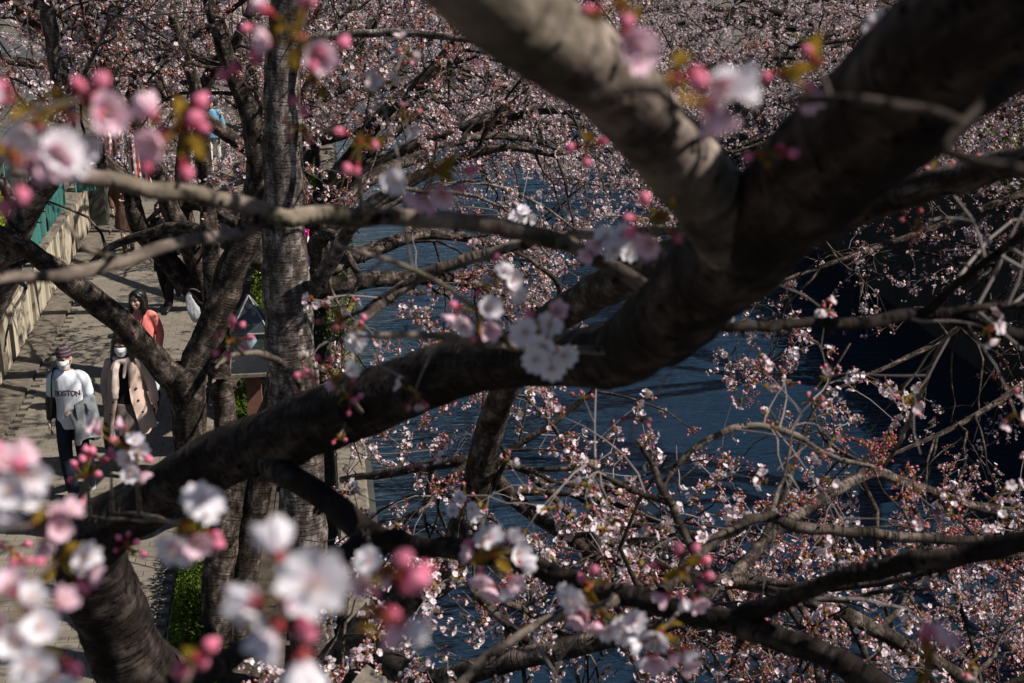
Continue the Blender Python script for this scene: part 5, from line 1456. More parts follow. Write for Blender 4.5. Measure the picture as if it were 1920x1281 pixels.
q = rg.normal(size=p.shape); q -= (q * T).sum(1, keepdims=True) * T; q /= np.linalg.norm(q, axis=1, keepdims=True) + 1e-9
Ls = rg.uniform(.004, .016, len(p))[:, None]
Bs = np.stack([p + q * r[:, None] * .75, p + q * (r[:, None] + Ls * .5), p + q * (r[:, None] + Ls) + T * Ls * .3], 1)
V, F, A = tubes(Bs, np.stack([.28 * r + .001, .2 * r + .001, .1 * r + .0008], 1).clip(0, .006), 6)
tag(MB().add(V - o0, F, 0, A).build('spurs', MAT['bark_near_shaded'], near_t), kind='stuff')
pts = np.vstack([B[:, -1], Bb[:, -1]]); dr = np.vstack([B[:, -1] - B[:, -2], Bb[:, -1] - Bb[:, -2]])
Rm = frame_rot(rg, dr, .02)
pick = rg.choice([4, 5, 6, 6, 5, 9, 2], len(pts))
for i in range(min(len(pts), 110)):
    o = new_obj('blossom_cluster', MID_ME[pick[i]], near_t)
    M4 = Matrix.Identity(4)
    for a in range(3):
        for b in range(3): M4[a][b] = Rm[i, a, b]
    M4.translation = Vector(pts[i] - o0)
    o.matrix_local = M4

# ------------------------------------------------------------------ people
PENDING = []
class Blob:
    """Closed shapes that overlap, fused into one smooth continuous mesh."""
    def __init__(s): s.b = MB()
    def ell(s, c, r, rot=None, nu=16, nv=12):
        V, F = sph((0, 0, 0), r, nu, nv)
        if rot is not None: V = V @ np.asarray(rot).T
        s.b.add(V + np.asarray(c, float), F); return s
    def cap(s, pts, radii, flat=None, nu=14):
        """Tapered limb through points; flat = (axis vector, factor) squeezes the section along that axis."""
        C = spline([np.append(p, r) for p, r in zip(pts, radii)], 6)
        P, Rd = C[:, :3], C[:, 3]
        for end in (0, -1):
            d = P[end] - P[1 if end == 0 else -2]; d /= np.linalg.norm(d) + 1e-9
            ext = [(P[end] + d * Rd[end] * math.sin(a), Rd[end] * math.cos(a)) for a in (.5, 1.0, 1.4)]
            if end == 0:
                P = np.vstack([[e[0] for e in ext[::-1]], P]); Rd = np.concatenate([[e[1] for e in ext[::-1]], Rd])
            else:
                P = np.vstack([P, [e[0] for e in ext]]); Rd = np.concatenate([Rd, [e[1] for e in ext]])
        V, F, A = tubes(P, Rd, nu)
        if flat is not None:
            ax = np.asarray(flat[0], float); ax /= np.linalg.norm(ax)
            cen = np.repeat(P, nu, axis=0); off = V - cen
            V = cen + off - np.outer(off @ ax, ax) * (1 - flat[1])
        n = len(P)
        s.b.add(V, F)
        s.b.add(V, [tuple(range(nu))[::-1]]) ; s.b.add(V, [tuple(range((n - 1) * nu, n * nu))])
        return s
    def loft(s, rows, nu=22):
        """rows (x, y, z, rx, ry): stacked ellipses, closed at both ends."""
        C = spline(rows, 4)
        V = []
        for (x, y, z, a, b) in C:
            for j in range(nu):
                t = 2 * math.pi * j / nu
                c_, s_ = math.cos(t), math.sin(t)
                V.append((x + a * math.copysign(abs(c_) ** .85, c_), y + b * math.copysign(abs(s_) ** .85, s_), z))
        n = len(C)
        F = [(i * nu + j, i * nu + (j + 1) % nu, (i + 1) * nu + (j + 1) % nu, (i + 1) * nu + j) for i in range(n - 1) for j in range(nu)]
        s.b.add(V, F); s.b.add(V, [tuple(range(nu))[::-1]]); s.b.add(V, [tuple(range((n - 1) * nu, n * nu))])
        return s
    def build(s, name, mat, parent, voxel=.009, smooth=4, wrinkle=0.0, wf=9.0, solid=False):
        o = s.b.build(name, mat, parent)
        m = o.modifiers.new('fuse', 'REMESH'); m.mode = 'VOXEL'; m.voxel_size = voxel; m.use_smooth_shade = True
        if smooth:
            k = o.modifiers.new('soften', 'SMOOTH'); k.iterations = smooth; k.factor = .5
        PENDING.append((o, wrinkle, wf))
        return o

def settle():
    """Makes the fused shapes real meshes and gives cloth its folds."""
    bpy.context.view_layer.update()
    dg = bpy.context.evaluated_depsgraph_get()
    done = []
    for (o, wr, wf) in PENDING:
        me = bpy.data.meshes.new_from_object(o.evaluated_get(dg), depsgraph=dg)
        done.append((o, me, wr, wf))
    for (o, me, wr, wf) in done:
        o.modifiers.clear()
        old = o.data; o.data = me; me.name = o.name
        if old.users == 0: bpy.data.meshes.remove(old)
        if wr:
            n = len(me.vertices)
            co = np.empty(n * 3, np.float32); me.vertices.foreach_get('co', co); co = co.reshape(-1, 3)
            no = np.empty(n * 3, np.float32); me.vertices.foreach_get('normal', no); no = no.reshape(-1, 3)
            h = np.array([noise.noise((p[0] * wf + 3, p[1] * wf, p[2] * wf * .55)) + .5 * noise.noise((p[0] * wf * 2.3, p[1] * wf * 2.3 + 7, p[2] * wf * 1.1)) for p in co])
            me.vertices.foreach_set('co', (co + no * (h * wr)[:, None]).ravel()); me.update()
        me.polygons.foreach_set('use_smooth', np.ones(len(me.polygons), bool))

def skin(name, col):
    m, nt, b = node_mat(name)
    n = N(nt, 'ShaderNodeTexNoise', i_Scale=30.0, i_Detail=3.0)
    nt.links.new(ramp(nt, n.outputs['Fac'], [(.3, tuple(c * .9 for c in col)), (.7, col)]).outputs[0], b.inputs['Base Color'])
    b.inputs['Roughness'].default_value = .5; b.inputs['Subsurface Weight'].default_value = .12; b.inputs['Subsurface Radius'].default_value = (.02, .008, .004)
    return m
SK1 = skin('skin_fair', (0.50, 0.31, 0.23)); SK2 = skin('skin_warm', (0.55, 0.36, 0.26))
HAIR = plain('hair_black', (0.012, 0.009, 0.008), 0.42, .4, 40, .3, .5, (1, 1, .1)); HAIRB = plain('hair_brown', (0.04, 0.022, 0.015), 0.45, .4, 40, .3, .5, (1, 1, .1))
WHITE = cloth('white_mask', (0.76, 0.76, 0.78), 20, .2)
DARKEYE = plain('eye_dark', (0.015, 0.01, 0.008), .25, .1, 10, 0, .6); EYEW = plain('eye_white', (.6, .58, .55), .3, .05, 10, 0)
LIP = plain('lip', (0.36, 0.11, 0.10), .45, .1, 10, 0)

def rz_(a): return np.array([[math.cos(a), -math.sin(a), 0], [math.sin(a), math.cos(a), 0], [0, 0, 1]])
def rx_(a): return np.array([[1, 0, 0], [0, math.cos(a), -math.sin(a)], [0, math.sin(a), math.cos(a)]])

def head_shapes(b, c, Rh):
    """Skull, jaw, cheeks, nose, brow and ears round c; the face looks towards -Y before Rh turns it."""
    def E(p, r, a=0): b.ell(np.asarray(c) + Rh @ np.array(p), r, Rh @ rx_(a))
    E((0, .012, .035), (.074, .093, .085)); E((0, -.022, -.03), (.062, .068, .082)); E((0, -.055, -.085), (.030, .028, .026))
    E((.036, -.055, -.025), (.028, .028, .03)); E((-.036, -.055, -.025), (.028, .028, .03))
    E((0, -.098, -.022), (.011, .014, .026), -.35); E((0, -.104, -.036), (.014, .012, .010))
    E((.03, -.078, .028), (.026, .014, .009)); E((-.03, -.078, .028), (.026, .014, .009))
    E((.076, .008, -.008), (.010, .020, .032)); E((-.076, .008, -.008), (.010, .020, .032))
    E((0, -.088, -.066), (.022, .010, .008))
def face_bits(parent, c, Rh, lips=True, hair=None):
    for s in (-1, 1):
        V, F = sph((0, 0, 0), (.0135, .008, .0065), 10, 8); MB().add(V @ Rh.T + c + Rh @ np.array((s * .031, -.0805, .006)), F).build('eye', EYEW, parent)
        V, F = sph((0, 0, 0), (.0068, .004, .0068), 10, 8); MB().add(V @ Rh.T + c + Rh @ np.array((s * .031, -.087, .006)), F).build('iris', DARKEYE, parent)
        V, F, A = tubes([c + Rh @ np.array((s * x, y, z)) for (x, y, z) in ((.012, -.092, .026), (.03, -.094, .032), (.05, -.082, .027))], [.0028, .0036, .0018], 6)
        MB().add(V, F).build('eyebrow', hair or HAIR, parent)
        V, F, A = tubes([c + Rh @ np.array((s * x, y, z)) for (x, y, z) in ((.016, -.088, .011), (.031, -.0915, .0155), (.046, -.083, .011))], [.0014, .0022, .0014], 6)
        MB().add(V, F).build('eyelid', HAIR, parent)
    if lips:
        V, F = sph((0, 0, 0), (.023, .007, .0075), 12, 8); MB().add(V @ Rh.T + c + Rh @ np.array((0, -.096, -.066)), F).build('mouth', LIP, parent)
def mask(parent, c, Rh):
    nu, nv = 17, 11; V = []
    for layer in (1.0, .965):
        for i in range(nv):
            v = i / (nv - 1); z = -.10 + v * .108
            for j in range(nu):
                a = (j / (nu - 1) - .5) * 2.15
                rx, ry = .078 * layer, (.094 + .016 * math.exp(-((v - .62) / .25) ** 2) * max(0, math.cos(a)) ** 3 - .018 * (1 - v) ** 2 + .0025 * math.cos(v * 22)) * layer
                k = .80 + .20 * min(1, v * 2.0)
                V.append(c + Rh @ np.array((math.sin(a) * rx * k, -math.cos(a) * ry - .008 + .012 * (abs(a) > .9), z - .012 * (abs(a) / 1.1) ** 2 * (1 if v > .5 else -1))))
    q = nu * nv; F = []
    for i in range(nv - 1):
        for j in range(nu - 1):
            a = i * nu + j; F += [(a, a + 1, a + nu + 1, a + nu), (q + a + nu, q + a + nu + 1, q + a + 1, q + a)]
    m = MB().add(V, F)
    for s in (-1, 1):
        for z in (-.075, -.008):
            V2, F2, A = tubes([c + Rh @ np.array((s * .066, -.045, z)), c + Rh @ np.array((s * .079, -.01, z * .6)), c + Rh @ np.array((s * .084, .022, -.01))], [.0018] * 3, 5); m.add(V2, F2)
    return m.build('face_mask', WHITE, parent)
def hand_shapes(b, w, d, side, palm_n, curl=.5, s=1.0):
    """Palm, four unequal bent fingers and a thumb from wrist w along d; palm_n is the way the palm faces."""
    d = np.asarray(d, float); d /= np.linalg.norm(d)
    n = np.asarray(palm_n, float); n -= (n @ d) * d; n /= np.linalg.norm(n)
    x = np.cross(d, n) * side
    w = np.asarray(w, float)
    b.cap([w - d * .02 * s, w + d * .03 * s, w + d * .078 * s], np.array([.024, .036, .037]) * s, (n, .48))
    for k, (off, L) in enumerate(((.028, .066), (.0095, .078), (-.0095, .072), (-.027, .055))):
        p = w + d * .085 * s + x * off * s
        q1 = d * math.cos(curl * .5) + n * math.sin(curl * .5); q2 = d * math.cos(curl * 1.1) + n * math.sin(curl * 1.1); q3 = d * math.cos(curl * 1.7) + n * math.sin(curl * 1.7)
        L *= s
        P = [p - d * .02 * s, p, p + q1 * L * .45, p + q1 * L * .45 + q2 * L * .32, p + q1 * L * .45 + q2 * L * .32 + q3 * L * .23]
        b.cap(P, np.array([.009, .009, .0085, .0078, .0065]) * s, nu=8)
    t0 = w + d * .022 * s + x * .027 * s
    t1 = t0 + (x * .75 + d * .65 + n * .25) * .042 * s; t2 = t1 + (x * .2 + d * .9 + n * .4) * .032 * s
    b.cap([t0, t1, t2], np.array([.0125, .0105, .0075]) * s, nu=8)

def figure(b, J, f=1.0):
    """Neck, torso, arms and legs of a body from its joints."""
    g_ = lambda k: np.array(J[k], float)
    hd, nk, ch, pv = g_('head'), g_('neck'), g_('chest'), g_('pelvis')
    b.cap([ch + (0, 0, .1), nk, nk * .4 + hd * .6 + (0, .01, -.03)], [.062 * f, .052 * f, .050 * f])
    sh = abs(J['sh_r'][0])
    b.loft([(pv[0], pv[1], pv[2] - .10, .15 * f, .10 * f), (pv[0], pv[1], pv[2], .158 * f, .108 * f), (pv[0] * .6 + ch[0] * .4, pv[1], pv[2] + .14, .128 * f, .090 * f), (ch[0], ch[1], ch[2], .158 * f, .108 * f), (ch[0], ch[1], ch[2] + .12, sh * .88, .095 * f), (nk[0], nk[1], nk[2] - .02, sh * .45, .06 * f)])
    for s in 'rl':
        b.cap([g_('sh_' + s), g_('el_' + s), g_('wr_' + s)], [.052 * f, .040 * f, .026 * f])
        b.cap([g_('hip_' + s), g_('kn_' + s), g_('an_' + s)], [.082 * f, .054 * f, .037 * f])
        an, to = g_('an_' + s), g_('toe_' + s)
        b.cap([an + (0, .02, -.03), (an + to) / 2 + (0, 0, -.005), to], [.036, .036, .028], ((0, 0, 1), .75))

def shoes(parent, J, mat, sole=None, boot=0.0):
    for s in 'rl':
        an, to = np.array(J['an_' + s], float), np.array(J['toe_' + s], float)
        d = to - an; d /= np.linalg.norm(d)
        b = Blob().cap([an - d * .045 + (0, 0, -.03), an + d * .06 + (0, 0, -.01), to + d * .005 + (0, 0, .004)], [.042, .044, .036], ((0, 0, 1), .85))
        b.cap([an + (0, .012, -.03), an + (0, .012, .03 + boot)], [.044, .050])
        o = b.build('shoe', mat, parent, .008, 2)
        if sole:
            p0, p1 = an - d * .06, to + d * .03
            Blob().cap([p0 + (0, 0, -.068), (p0 + p1) / 2 + (0, 0, -.05), p1 + (0, 0, -.022)], [.042, .040, .038], ((0, 0, 1), .36)).build('sole', sole, parent, .008, 1)

def person(label, x, y, rz=0.0, z=.034):
    return thing('person', label, 'person', (x, y, z), 'people on the walkway', rz)

# --- man in a white lettered t-shirt
def man():
    q = on_ground(122, 668, 1.65)
    t = person('man in white lettered t-shirt, striped beanie and white mask, jacket over his arm', q[0], q[1], R(-6))
    J = dict(head=(0, -.045, 1.61), neck=(0, -.005, 1.475), chest=(0, .005, 1.22), pelvis=(0, .01, .93), sh_r=(-.160, .005, 1.395), el_r=(-.225, .05, 1.13), wr_r=(-.245, -.02, .885), sh_l=(.160, .005, 1.395), el_l=(.225, .06, 1.135), wr_l=(.125, -.20, 1.07),
             hip_r=(-.09, 0, .9), kn_r=(-.085, -.10, .50), an_r=(-.035, -.10, .095), toe_r=(-.045, -.255, .04), hip_l=(.09, 0, .9), kn_l=(.105, -.04, .50), an_l=(.095, .27, .20), toe_l=(.10, .19, .05))
    Rh = rz_(R(-8)) @ rx_(R(8)); c = np.array(J['head'])
    b = Blob(); figure(b, J, .86); head_shapes(b, c, Rh)
    hand_shapes(b, J['wr_r'], (-.03, -.12, -1), 1, (1, .1, 0), .55)
    hand_shapes(b, J['wr_l'], (-.75, -.6, .05), -1, (.1, .2, -1), .8)
    body = b.build('body', SK1, t, .0075, 3)
    face_bits(body, c, Rh, False, HAIRB); mask(t, c, Rh)
    # beanie in knitted stripes
    bm = plain('knit_maroon', (0.055, 0.028, 0.034), .95, .3, 60, .6); bg_ = plain('knit_grey', (0.14, 0.115, 0.125), .95, .3, 60, .6)
    pr = [(.0835, .025), (.088, .03), (.089, .045), (.0855, .052), (.0865, .066), (.0845, .070), (.084, .084), (.081, .088), (.078, .102), (.073, .106), (.064, .121), (.058, .124), (.036, .139), (.0, .145)]
    for i in range(0, len(pr) - 1):
        V, F = lathe([(pr[i][0], pr[i][1]), (pr[i + 1][0] * (1 if i < 12 else .001), pr[i + 1][1])], 28)
        V = V * (1, 1.17, 1) + (0, .010, 0)
        MB().add(V @ (Rh @ rx_(R(-6))).T + c, F).build('knit_band', bg_ if i % 4 == 3 else bm, t)
    # t-shirt
    ts = cloth('tshirt_white', (0.70, 0.71, 0.76), 10, .35, .05)
    b = Blob().loft([(0, .01, .815, .172, .122), (0, .01, .93, .166, .118), (0, .008, 1.08, .155, .112), (0, .003, 1.24, .164, .120), (0, 0, 1.35, .168, .110), (0, -.002, 1.425, .130, .088), (0, 0, 1.462, .075, .062)])
    for s in (-1, 1): b.cap([(s * .120, .0, 1.400), (s * .172, .012, 1.350), (s * .205, .035, 1.205)], [.064, .068, .067])
    sh = b.build('tshirt', ts, t, .008, 4, .007, 8)
    # long dark sleeves
    sl = plain('sleeve_dark', (0.028, 0.030, 0.032), .6, .5, 26, .6)
    Blob().cap([(-.185, .02, 1.30), (-.225, .05, 1.13), (-.247, -.01, .92)], [.056, .050, .038]).build('sleeve', sl, t, .009, 3, .006, 14)
    Blob().cap([(.185, .02, 1.30), (.228, .06, 1.13), (.145, -.175, 1.07)], [.056, .050, .038]).build('sleeve', sl, t, .009, 3, .006, 14)
    jn = cloth('jeans_navy', (0.017, 0.021, 0.034), 16, .5, .3)
    b = Blob().loft([(0, .01, .80, .150, .108), (0, .01, .90, .148, .104), (0, .01, .97, .132, .092)])
    b.cap([(-.088, 0, .88), (-.085, -.09, .50), (-.038, -.095, .11)], [.096, .078, .072]); b.cap([(.088, 0, .88), (.105, -.035, .51), (.095, .25, .22)], [.096, .078, .070])
    b.build('jeans', jn, t, .009, 3, .007, 9)
    shoes(t, J, plain('sneaker_grey', (.12, .12, .13), .7, .4, 30, .3), plain('sole_pale', (.55, .54, .52), .6, .1, 20, 0))
    for s in 'rl':
        an, to = np.array(J['an_' + s]), np.array(J['toe_' + s])
        m = MB()
        for f in (.35, .5, .65):
            p = an + (to - an) * f + (0, 0, .042 - .018 * f); V, F, A = tubes([p + (-.03, 0, -.012), p, p + (.03, 0, -.012)], [.004] * 3, 5); m.add(V, F)
        m.build('laces', EYEW, t)
    # letters across the chest, built as flat raised print
    from mathutils.bvhtree import BVHTree
    ink = plain('print_ink', (0.10, 0.045, 0.06), .8, .2, 40, 0)
    LETTERS.append((t, sh, ink))
    # shoulder bag: strap and bag hanging behind his right side
    bag = thing('shoulder_bag', 'black shoulder bag strapped over the masked man\'s shoulder, at his side', 'bag', t.location, None, R(-6))
    t.scale = (.94, .96, 1.0); bag.scale = t.scale
    blk = plain('black_nylon', (.012, .012, .014), .6, .3, 20, .2); tan = plain('tan_leather', (.34, .15, .04), .6, .2, 14, .1)
    P = spline([(-.13, .09, 1.40), (-.145, .02, 1.465), (-.15, -.075, 1.42), (-.152, -.128, 1.30), (-.165, -.130, 1.15), (-.20, -.085, 1.0), (-.235, .0, .93)], 6)
    V, F, A = tubes(P, np.full(len(P), .024), 8)
    cen = np.repeat(P, 8, axis=0); off = V - cen; nrm = cen - np.array([0, 0, 0]); nrm[:, 2] = 0; nrm /= np.linalg.norm(nrm, axis=1, keepdims=True)
    V = cen + off - nrm * ((off * nrm).sum(1, keepdims=True)) * .78
    MB().add(V, F).build('strap', blk, bag)
    Blob().loft([(-.22, .17, .86, .10, .055), (-.22, .17, .95, .12, .065), (-.215, .16, 1.10, .11, .055)], 16).build('pouch', blk, bag, .012, 3)
    Blob().loft([(-.262, .075, .955, .022, .02), (-.262, .075, 1.01, .024, .02)], 10).build('buckle', tan, bag, .008, 1)
    # jacket over the forearm
    jk = thing('jacket', 'grey jacket folded over the masked man\'s forearm', 'jacket', t.location, None, R(-6))
    jk.scale = t.scale
    gm = cloth('jacket_grey', (0.17, 0.18, 0.185), 8, .6, .25); gd = cloth('jacket_lining', (0.035, 0.037, 0.042), 9, .5, .2)
    def drape(name, xs, front, mat, zb, fold):
        nu, nv = 18, 22; V = []
        for lay in (0, 1):
            for i in range(nv):
                v = i / (nv - 1)
                for j in range(nu):
                    u = j / (nu - 1)
                    A0 = np.array((.265, .035, 1.185)) * (1 - u) + np.array((.115, -.235, 1.145)) * u
                    s = v * 1.0
                    a = min(1, s / .16) * math.pi * .5
                    out = np.array((.45, -.85, 0)) * (1 if front else -.6)
                    drop = max(0, s - .12) * zb * (1 + .10 * math.sin(u * 5 + 1))
                    p = A0 + out * (math.sin(a) * .062) + np.array((0, 0, -.055 * (1 - math.cos(a)) - drop))
                    p = p + out * (.018 * math.sin(u * fold + s * 2.0) * min(1, s * 2) + .028 * s) + np.array((.05 * s * (1 - u), 0, 0))
                    V.append(p - out * lay * .014)
        q = nu * nv; F = []
        for i in range(nv - 1):
            for j in range(nu - 1):
                a = i * nu + j; F += [(a, a + nu, a + nu + 1, a + 1), (q + a, q + a + 1, q + a + nu + 1, q + a + nu)]
        for i in range(nv - 1):
            for j in (0, nu - 1):
                a = i * nu + j; F.append((a, a + nu, q + a + nu, q + a))
        for j in range(nu - 1):
            a = (nv - 1) * nu + j; F.append((a, a + 1, q + a + 1, q + a))
        MB().add(V, F).build(name, mat, jk)
    drape('body', None, True, gm, .42, 9.0); drape('lining', None, False, gd, .50, 7.0)
    Blob().cap([(.10, -.255, 1.06), (.16, -.29, .90), (.13, -.28, .74)], [.050, .056, .050], ((.4, -.9, 0), .35)).build('sleeve', gm, jk, .01, 3, .008, 9)
LETTERS = []
man()

# --- woman in an open trench coat
def coat_woman():
    q = on_ground(228, 648, 1.575)
    t = person('woman in open beige trench coat with long dark hair, mask and a black bag', q[0], q[1], R(4))
    k = .925
    J = dict(head=(.0, -.035, 1.50), neck=(0, 0, 1.375), chest=(0, .005, 1.13), pelvis=(0, .01, .86), sh_r=(-.155, .005, 1.305), el_r=(-.205, .04, 1.06), wr_r=(-.205, -.02, .83), sh_l=(.155, .005, 1.305), el_l=(.235, .03, 1.07), wr_l=(.30, -.06, .86),
             hip_r=(-.08, 0, .82), kn_r=(-.06, -.05, .46), an_r=(-.05, .15, .13), toe_r=(-.05, .03, .05), hip_l=(.08, 0, .82), kn_l=(.055, -.11, .46), an_l=(.03, -.13, .09), toe_l=(.025, -.26, .045))
    Rh = rz_(R(-14)) @ rx_(R(6)); c = np.array(J['head'])
    b = Blob(); figure(b, J, .88); head_shapes(b, c, Rh)
    hand_shapes(b, J['wr_r'], (0, -.05, -1), 1, (1, .2, 0), 1.0, .92); hand_shapes(b, J['wr_l'], (.15, -.15, -1), -1, (-1, .1, 0), .4, .92)
    body = b.build('body', SK2, t, .0075, 3)
    face_bits(body, c, Rh, False); mask(t, c, Rh)
    h = Blob()
    def E(p, r): h.ell(c + Rh @ np.array(p), r, Rh)
    E((0, .022, .045), (.090, .100, .090))
    for s in (-1, 1):
        h.cap([c + Rh @ np.array((s * .070, -.03, .055)), c + Rh @ np.array((s * .086, -.005, -.05)), c + Rh @ np.array((s * .10, -.02, -.17)), c + Rh @ np.array((s * .115, -.075, -.29))], [.028, .034, .036, .018])
        h.cap([c + Rh @ np.array((s * .02, -.062, .098)), c + Rh @ np.array((s * .055, -.066, .066)), c + Rh @ np.array((s * .078, -.035, .0))], [.020, .020, .018])
    h.cap([c + Rh @ np.array((0, .06, .04)), c + Rh @ np.array((0, .085, -.12)), c + Rh @ np.array((0, .075, -.27))], [.08, .085, .05])
    h.build('hair', HAIRB, t, .008, 3, .006, 22)
    Blob().ell(c + Rh @ np.array((-.085, -.01, .105)), (.05, .03, .028), Rh @ rz_(.4)).ell(c + Rh @ np.array((-.045, -.0, .118)), (.04, .03, .03), Rh).build('hair_bow', HAIR, t, .007, 2)
    blk = cloth('black_top', (.012, .011, .013), 14, .4)
    Blob().loft([(0, 0, .80, .155, .115), (0, 0, .95, .140, .105), (0, 0, 1.12, .150, .112), (0, 0, 1.25, .145, .095), (0, 0, 1.325, .06, .05)]).build('top', blk, t, .01, 3, .004, 9)
    sk = cloth('grey_skirt', (.15, .11, .10), 14, .4)
    Blob().loft([(0, -.02, .52, .195, .165), (0, -.01, .70, .178, .14), (0, 0, .86, .155, .118)]).build('skirt', sk, t, .01, 3, .010, 8)
    tg = cloth('brown_tights', (.11, .055, .04), 20, .2)
    Blob().cap([J['hip_r'], J['kn_r'], J['an_r']], [.078, .052, .040]).cap([J['hip_l'], J['kn_l'], J['an_l']], [.078, .052, .040]).build('tights', tg, t, .009, 3)
    shoes(t, J, plain('shoe_black', (.015, .012, .012), .35, .2, 20, 0))
    # coat: two open fronts, back, sleeves, lapels, buttons
    cm = cloth('trench_beige', (.52, .375, .31), 7, .5, .10)
    nu, nv = 40, 26; V = []
    for lay in (0, 1):
        for i in range(nv):
            v = i / (nv - 1); z = 1.325 - v * .79
            a_ = np.interp(z, [.53, .8, 1.0, 1.15, 1.27, 1.325], [.285, .245, .195, .19, .175, .11]); b_ = np.interp(z, [.53, .8, 1.0, 1.15, 1.27, 1.325], [.225, .185, .150, .145, .115, .075])
            gap = np.interp(z, [.53, .7, .9, 1.1, 1.25, 1.325], [.62, .52, .36, .34, .42, .6])
            for j in range(nu):
                u = j / (nu - 1)
                a = -math.pi / 2 + gap + u * (2 * math.pi - 2 * gap) - .10
                fold = 1 + .055 * math.sin(a * 7 + z * 2) * max(0, (1.05 - z)) * 1.6 + .02 * math.sin(a * 13)
                V.append((a_ * fold * math.cos(a) * (1 - lay * .055), b_ * fold * math.sin(a) * (1 - lay * .06) + .012, z - .012 * math.sin(a * 5) * v))
    qn = nu * nv; F = []
    for i in range(nv - 1):
        for j in range(nu - 1):
            a = i * nu + j; F += [(a, a + nu, a + nu + 1, a + 1), (qn + a, qn + a + 1, qn + a + nu + 1, qn + a + nu)]
        for j in (0, nu - 1):
            a = i * nu + j; F.append((a, a + nu, qn + a + nu, qn + a))
    for j in range(nu - 1):
        a = (nv - 1) * nu + j; F.append((a, a + 1, qn + a + 1, qn + a))
    coat = MB().add(V, F).build('coat', cm, t)
    for s, el, wr in ((-1, 'el_r', 'wr_r'), (1, 'el_l', 'wr_l')):
        shd = (s * .145, .005, 1.285); w_ = np.array(J[wr]); e_ = np.array(J[el])
        Blob().cap([shd, e_ + (s * .01, 0, 0), w_ + (0, 0, .035)], [.064, .056, .050]).build('coat_sleeve', cm, t, .009, 3, .009, 11)
        Blob().cap([w_ + (e_ - w_) * .22, w_ + (e_ - w_) * .10], [.054, .054]).build('cuff', cm, t, .01, 1)
        L_ = []
        for (x, y, z, wd) in ((s * .055, -.072, 1.345, .03), (s * .075, -.118, 1.26, .06), (s * .072, -.150, 1.15, .055), (s * .058, -.160, 1.05, .012)):
            L_ += [(x - s * wd * .4, y - .004, z), (x + s * wd, y + .006, z + .012)]
        V = L_ + [(x, y - .012, z) for (x, y, z) in L_]
        F = []
        for i in range(3):
            a = i * 2; F += [(a, a + 1, a + 3, a + 2), (8 + a, 8 + a + 2, 8 + a + 3, 8 + a + 1), (a, a + 2, 8 + a + 2, 8 + a), (a + 1, 8 + a + 1, 8 + a + 3, a + 3)]
        MB().add(V, F).build('lapel', cm, t)
        for z in (1.03, .90, .77):
            a = -math.pi / 2 + s * (.62 if z > .8 else .70)
            a_ = np.interp(z, [.53, .8, 1.0, 1.15], [.285, .245, .195, .19]) + .010; b_ = np.interp(z, [.53, .8, 1.0, 1.15], [.225, .185, .150, .145]) + .010
            V, F = sph((a_ * math.cos(a), b_ * math.sin(a) + .012, z), (.013, .009, .013), 10, 6); MB().add(V, F).build('button', HAIR, t)
    # cream scarf
    cr = cloth('cream_scarf', (.62, .50, .44), 12, .6)
    b = Blob()
    ring = [(.085 * math.cos(a), .075 * math.sin(a) - .01, 1.365 - .028 * math.sin(a + math.pi)) for a in np.linspace(0, 2 * math.pi, 11)]
    b.cap(ring, [.030] * 11); b.cap([(-.05, -.085, 1.33), (-.085, -.135, 1.22), (-.10, -.165, 1.05), (-.105, -.175, .97)], [.034, .038, .042, .036], ((0, 1, 0), .5)); b.cap([(.05, -.085, 1.34), (.025, -.105, 1.25), (.0, -.13, 1.17)], [.03, .028, .018], ((0, 1, 0), .6))
    b.build('scarf', cr, t, .009, 3, .006, 14)
    # bags
    bg1 = thing('handbag', 'black tote bag hanging from the trench coat woman\'s hand, with a grey flap', 'bag', t.location, None, R(4))
    Blob().loft([(-.225, -.03, .36, .055, .12), (-.22, -.03, .50, .06, .13), (-.215, -.03, .66, .045, .10)], 18).build('pouch', plain('bag_black', (.010, .010, .013), .45, .3, 12, .3), bg1, .01, 2, .006, 9)
    V, F, A = tubes(spline([(-.215, -.10, .64), (-.207, -.06, .72), (-.207, -.025, .752), (-.207, .0, .72), (-.215, .05, .64)], 5), np.full(21, .007), 8); MB().add(V, F).build('handle', HAIR, bg1)
    Blob().cap([(-.175, -.13, .56), (-.15, -.14, .46), (-.165, -.135, .40)], [.040, .052, .02], ((.3, -1, 0), .3)).build('flap', plain('bag_grey', (.22, .22, .24), .5, .2, 12, .2), bg1, .009, 2)
    bg2 = thing('tote_bag', 'blue and white cloth bag at the trench coat woman\'s far shoulder', 'bag', t.location, None, R(4))
    Blob().loft([(.265, .17, .90, .07, .045), (.27, .17, 1.0, .095, .06), (.265, .165, 1.10, .085, .05)], 16).build('white_pouch', cloth('bag_white', (.62, .63, .66), 9, .5), bg2, .01, 3, .012, 11)
    Blob().loft([(.225, .165, 1.08, .06, .04), (.215, .16, 1.2, .065, .045), (.19, .14, 1.27, .05, .035)], 16).build('blue_pouch', cloth('bag_blue', (.035, .12, .22), 9, .5), bg2, .01, 3, .01, 11)
    V, F, A = tubes(spline([(.20, .15, 1.25), (.16, .06, 1.375), (.165, -.04, 1.34)], 6), np.full(13, .012), 8); MB().add(V, F).build('strap', cloth('bag_blue2', (.03, .10, .2)), bg2)
coat_woman()
for o_ in SC.objects:
    if o_.parent is None and o_.name.split('.')[0] in ('handbag', 'tote_bag') or o_.name == 'person.001': o_.scale = (1.02, 1.02, 1.04)

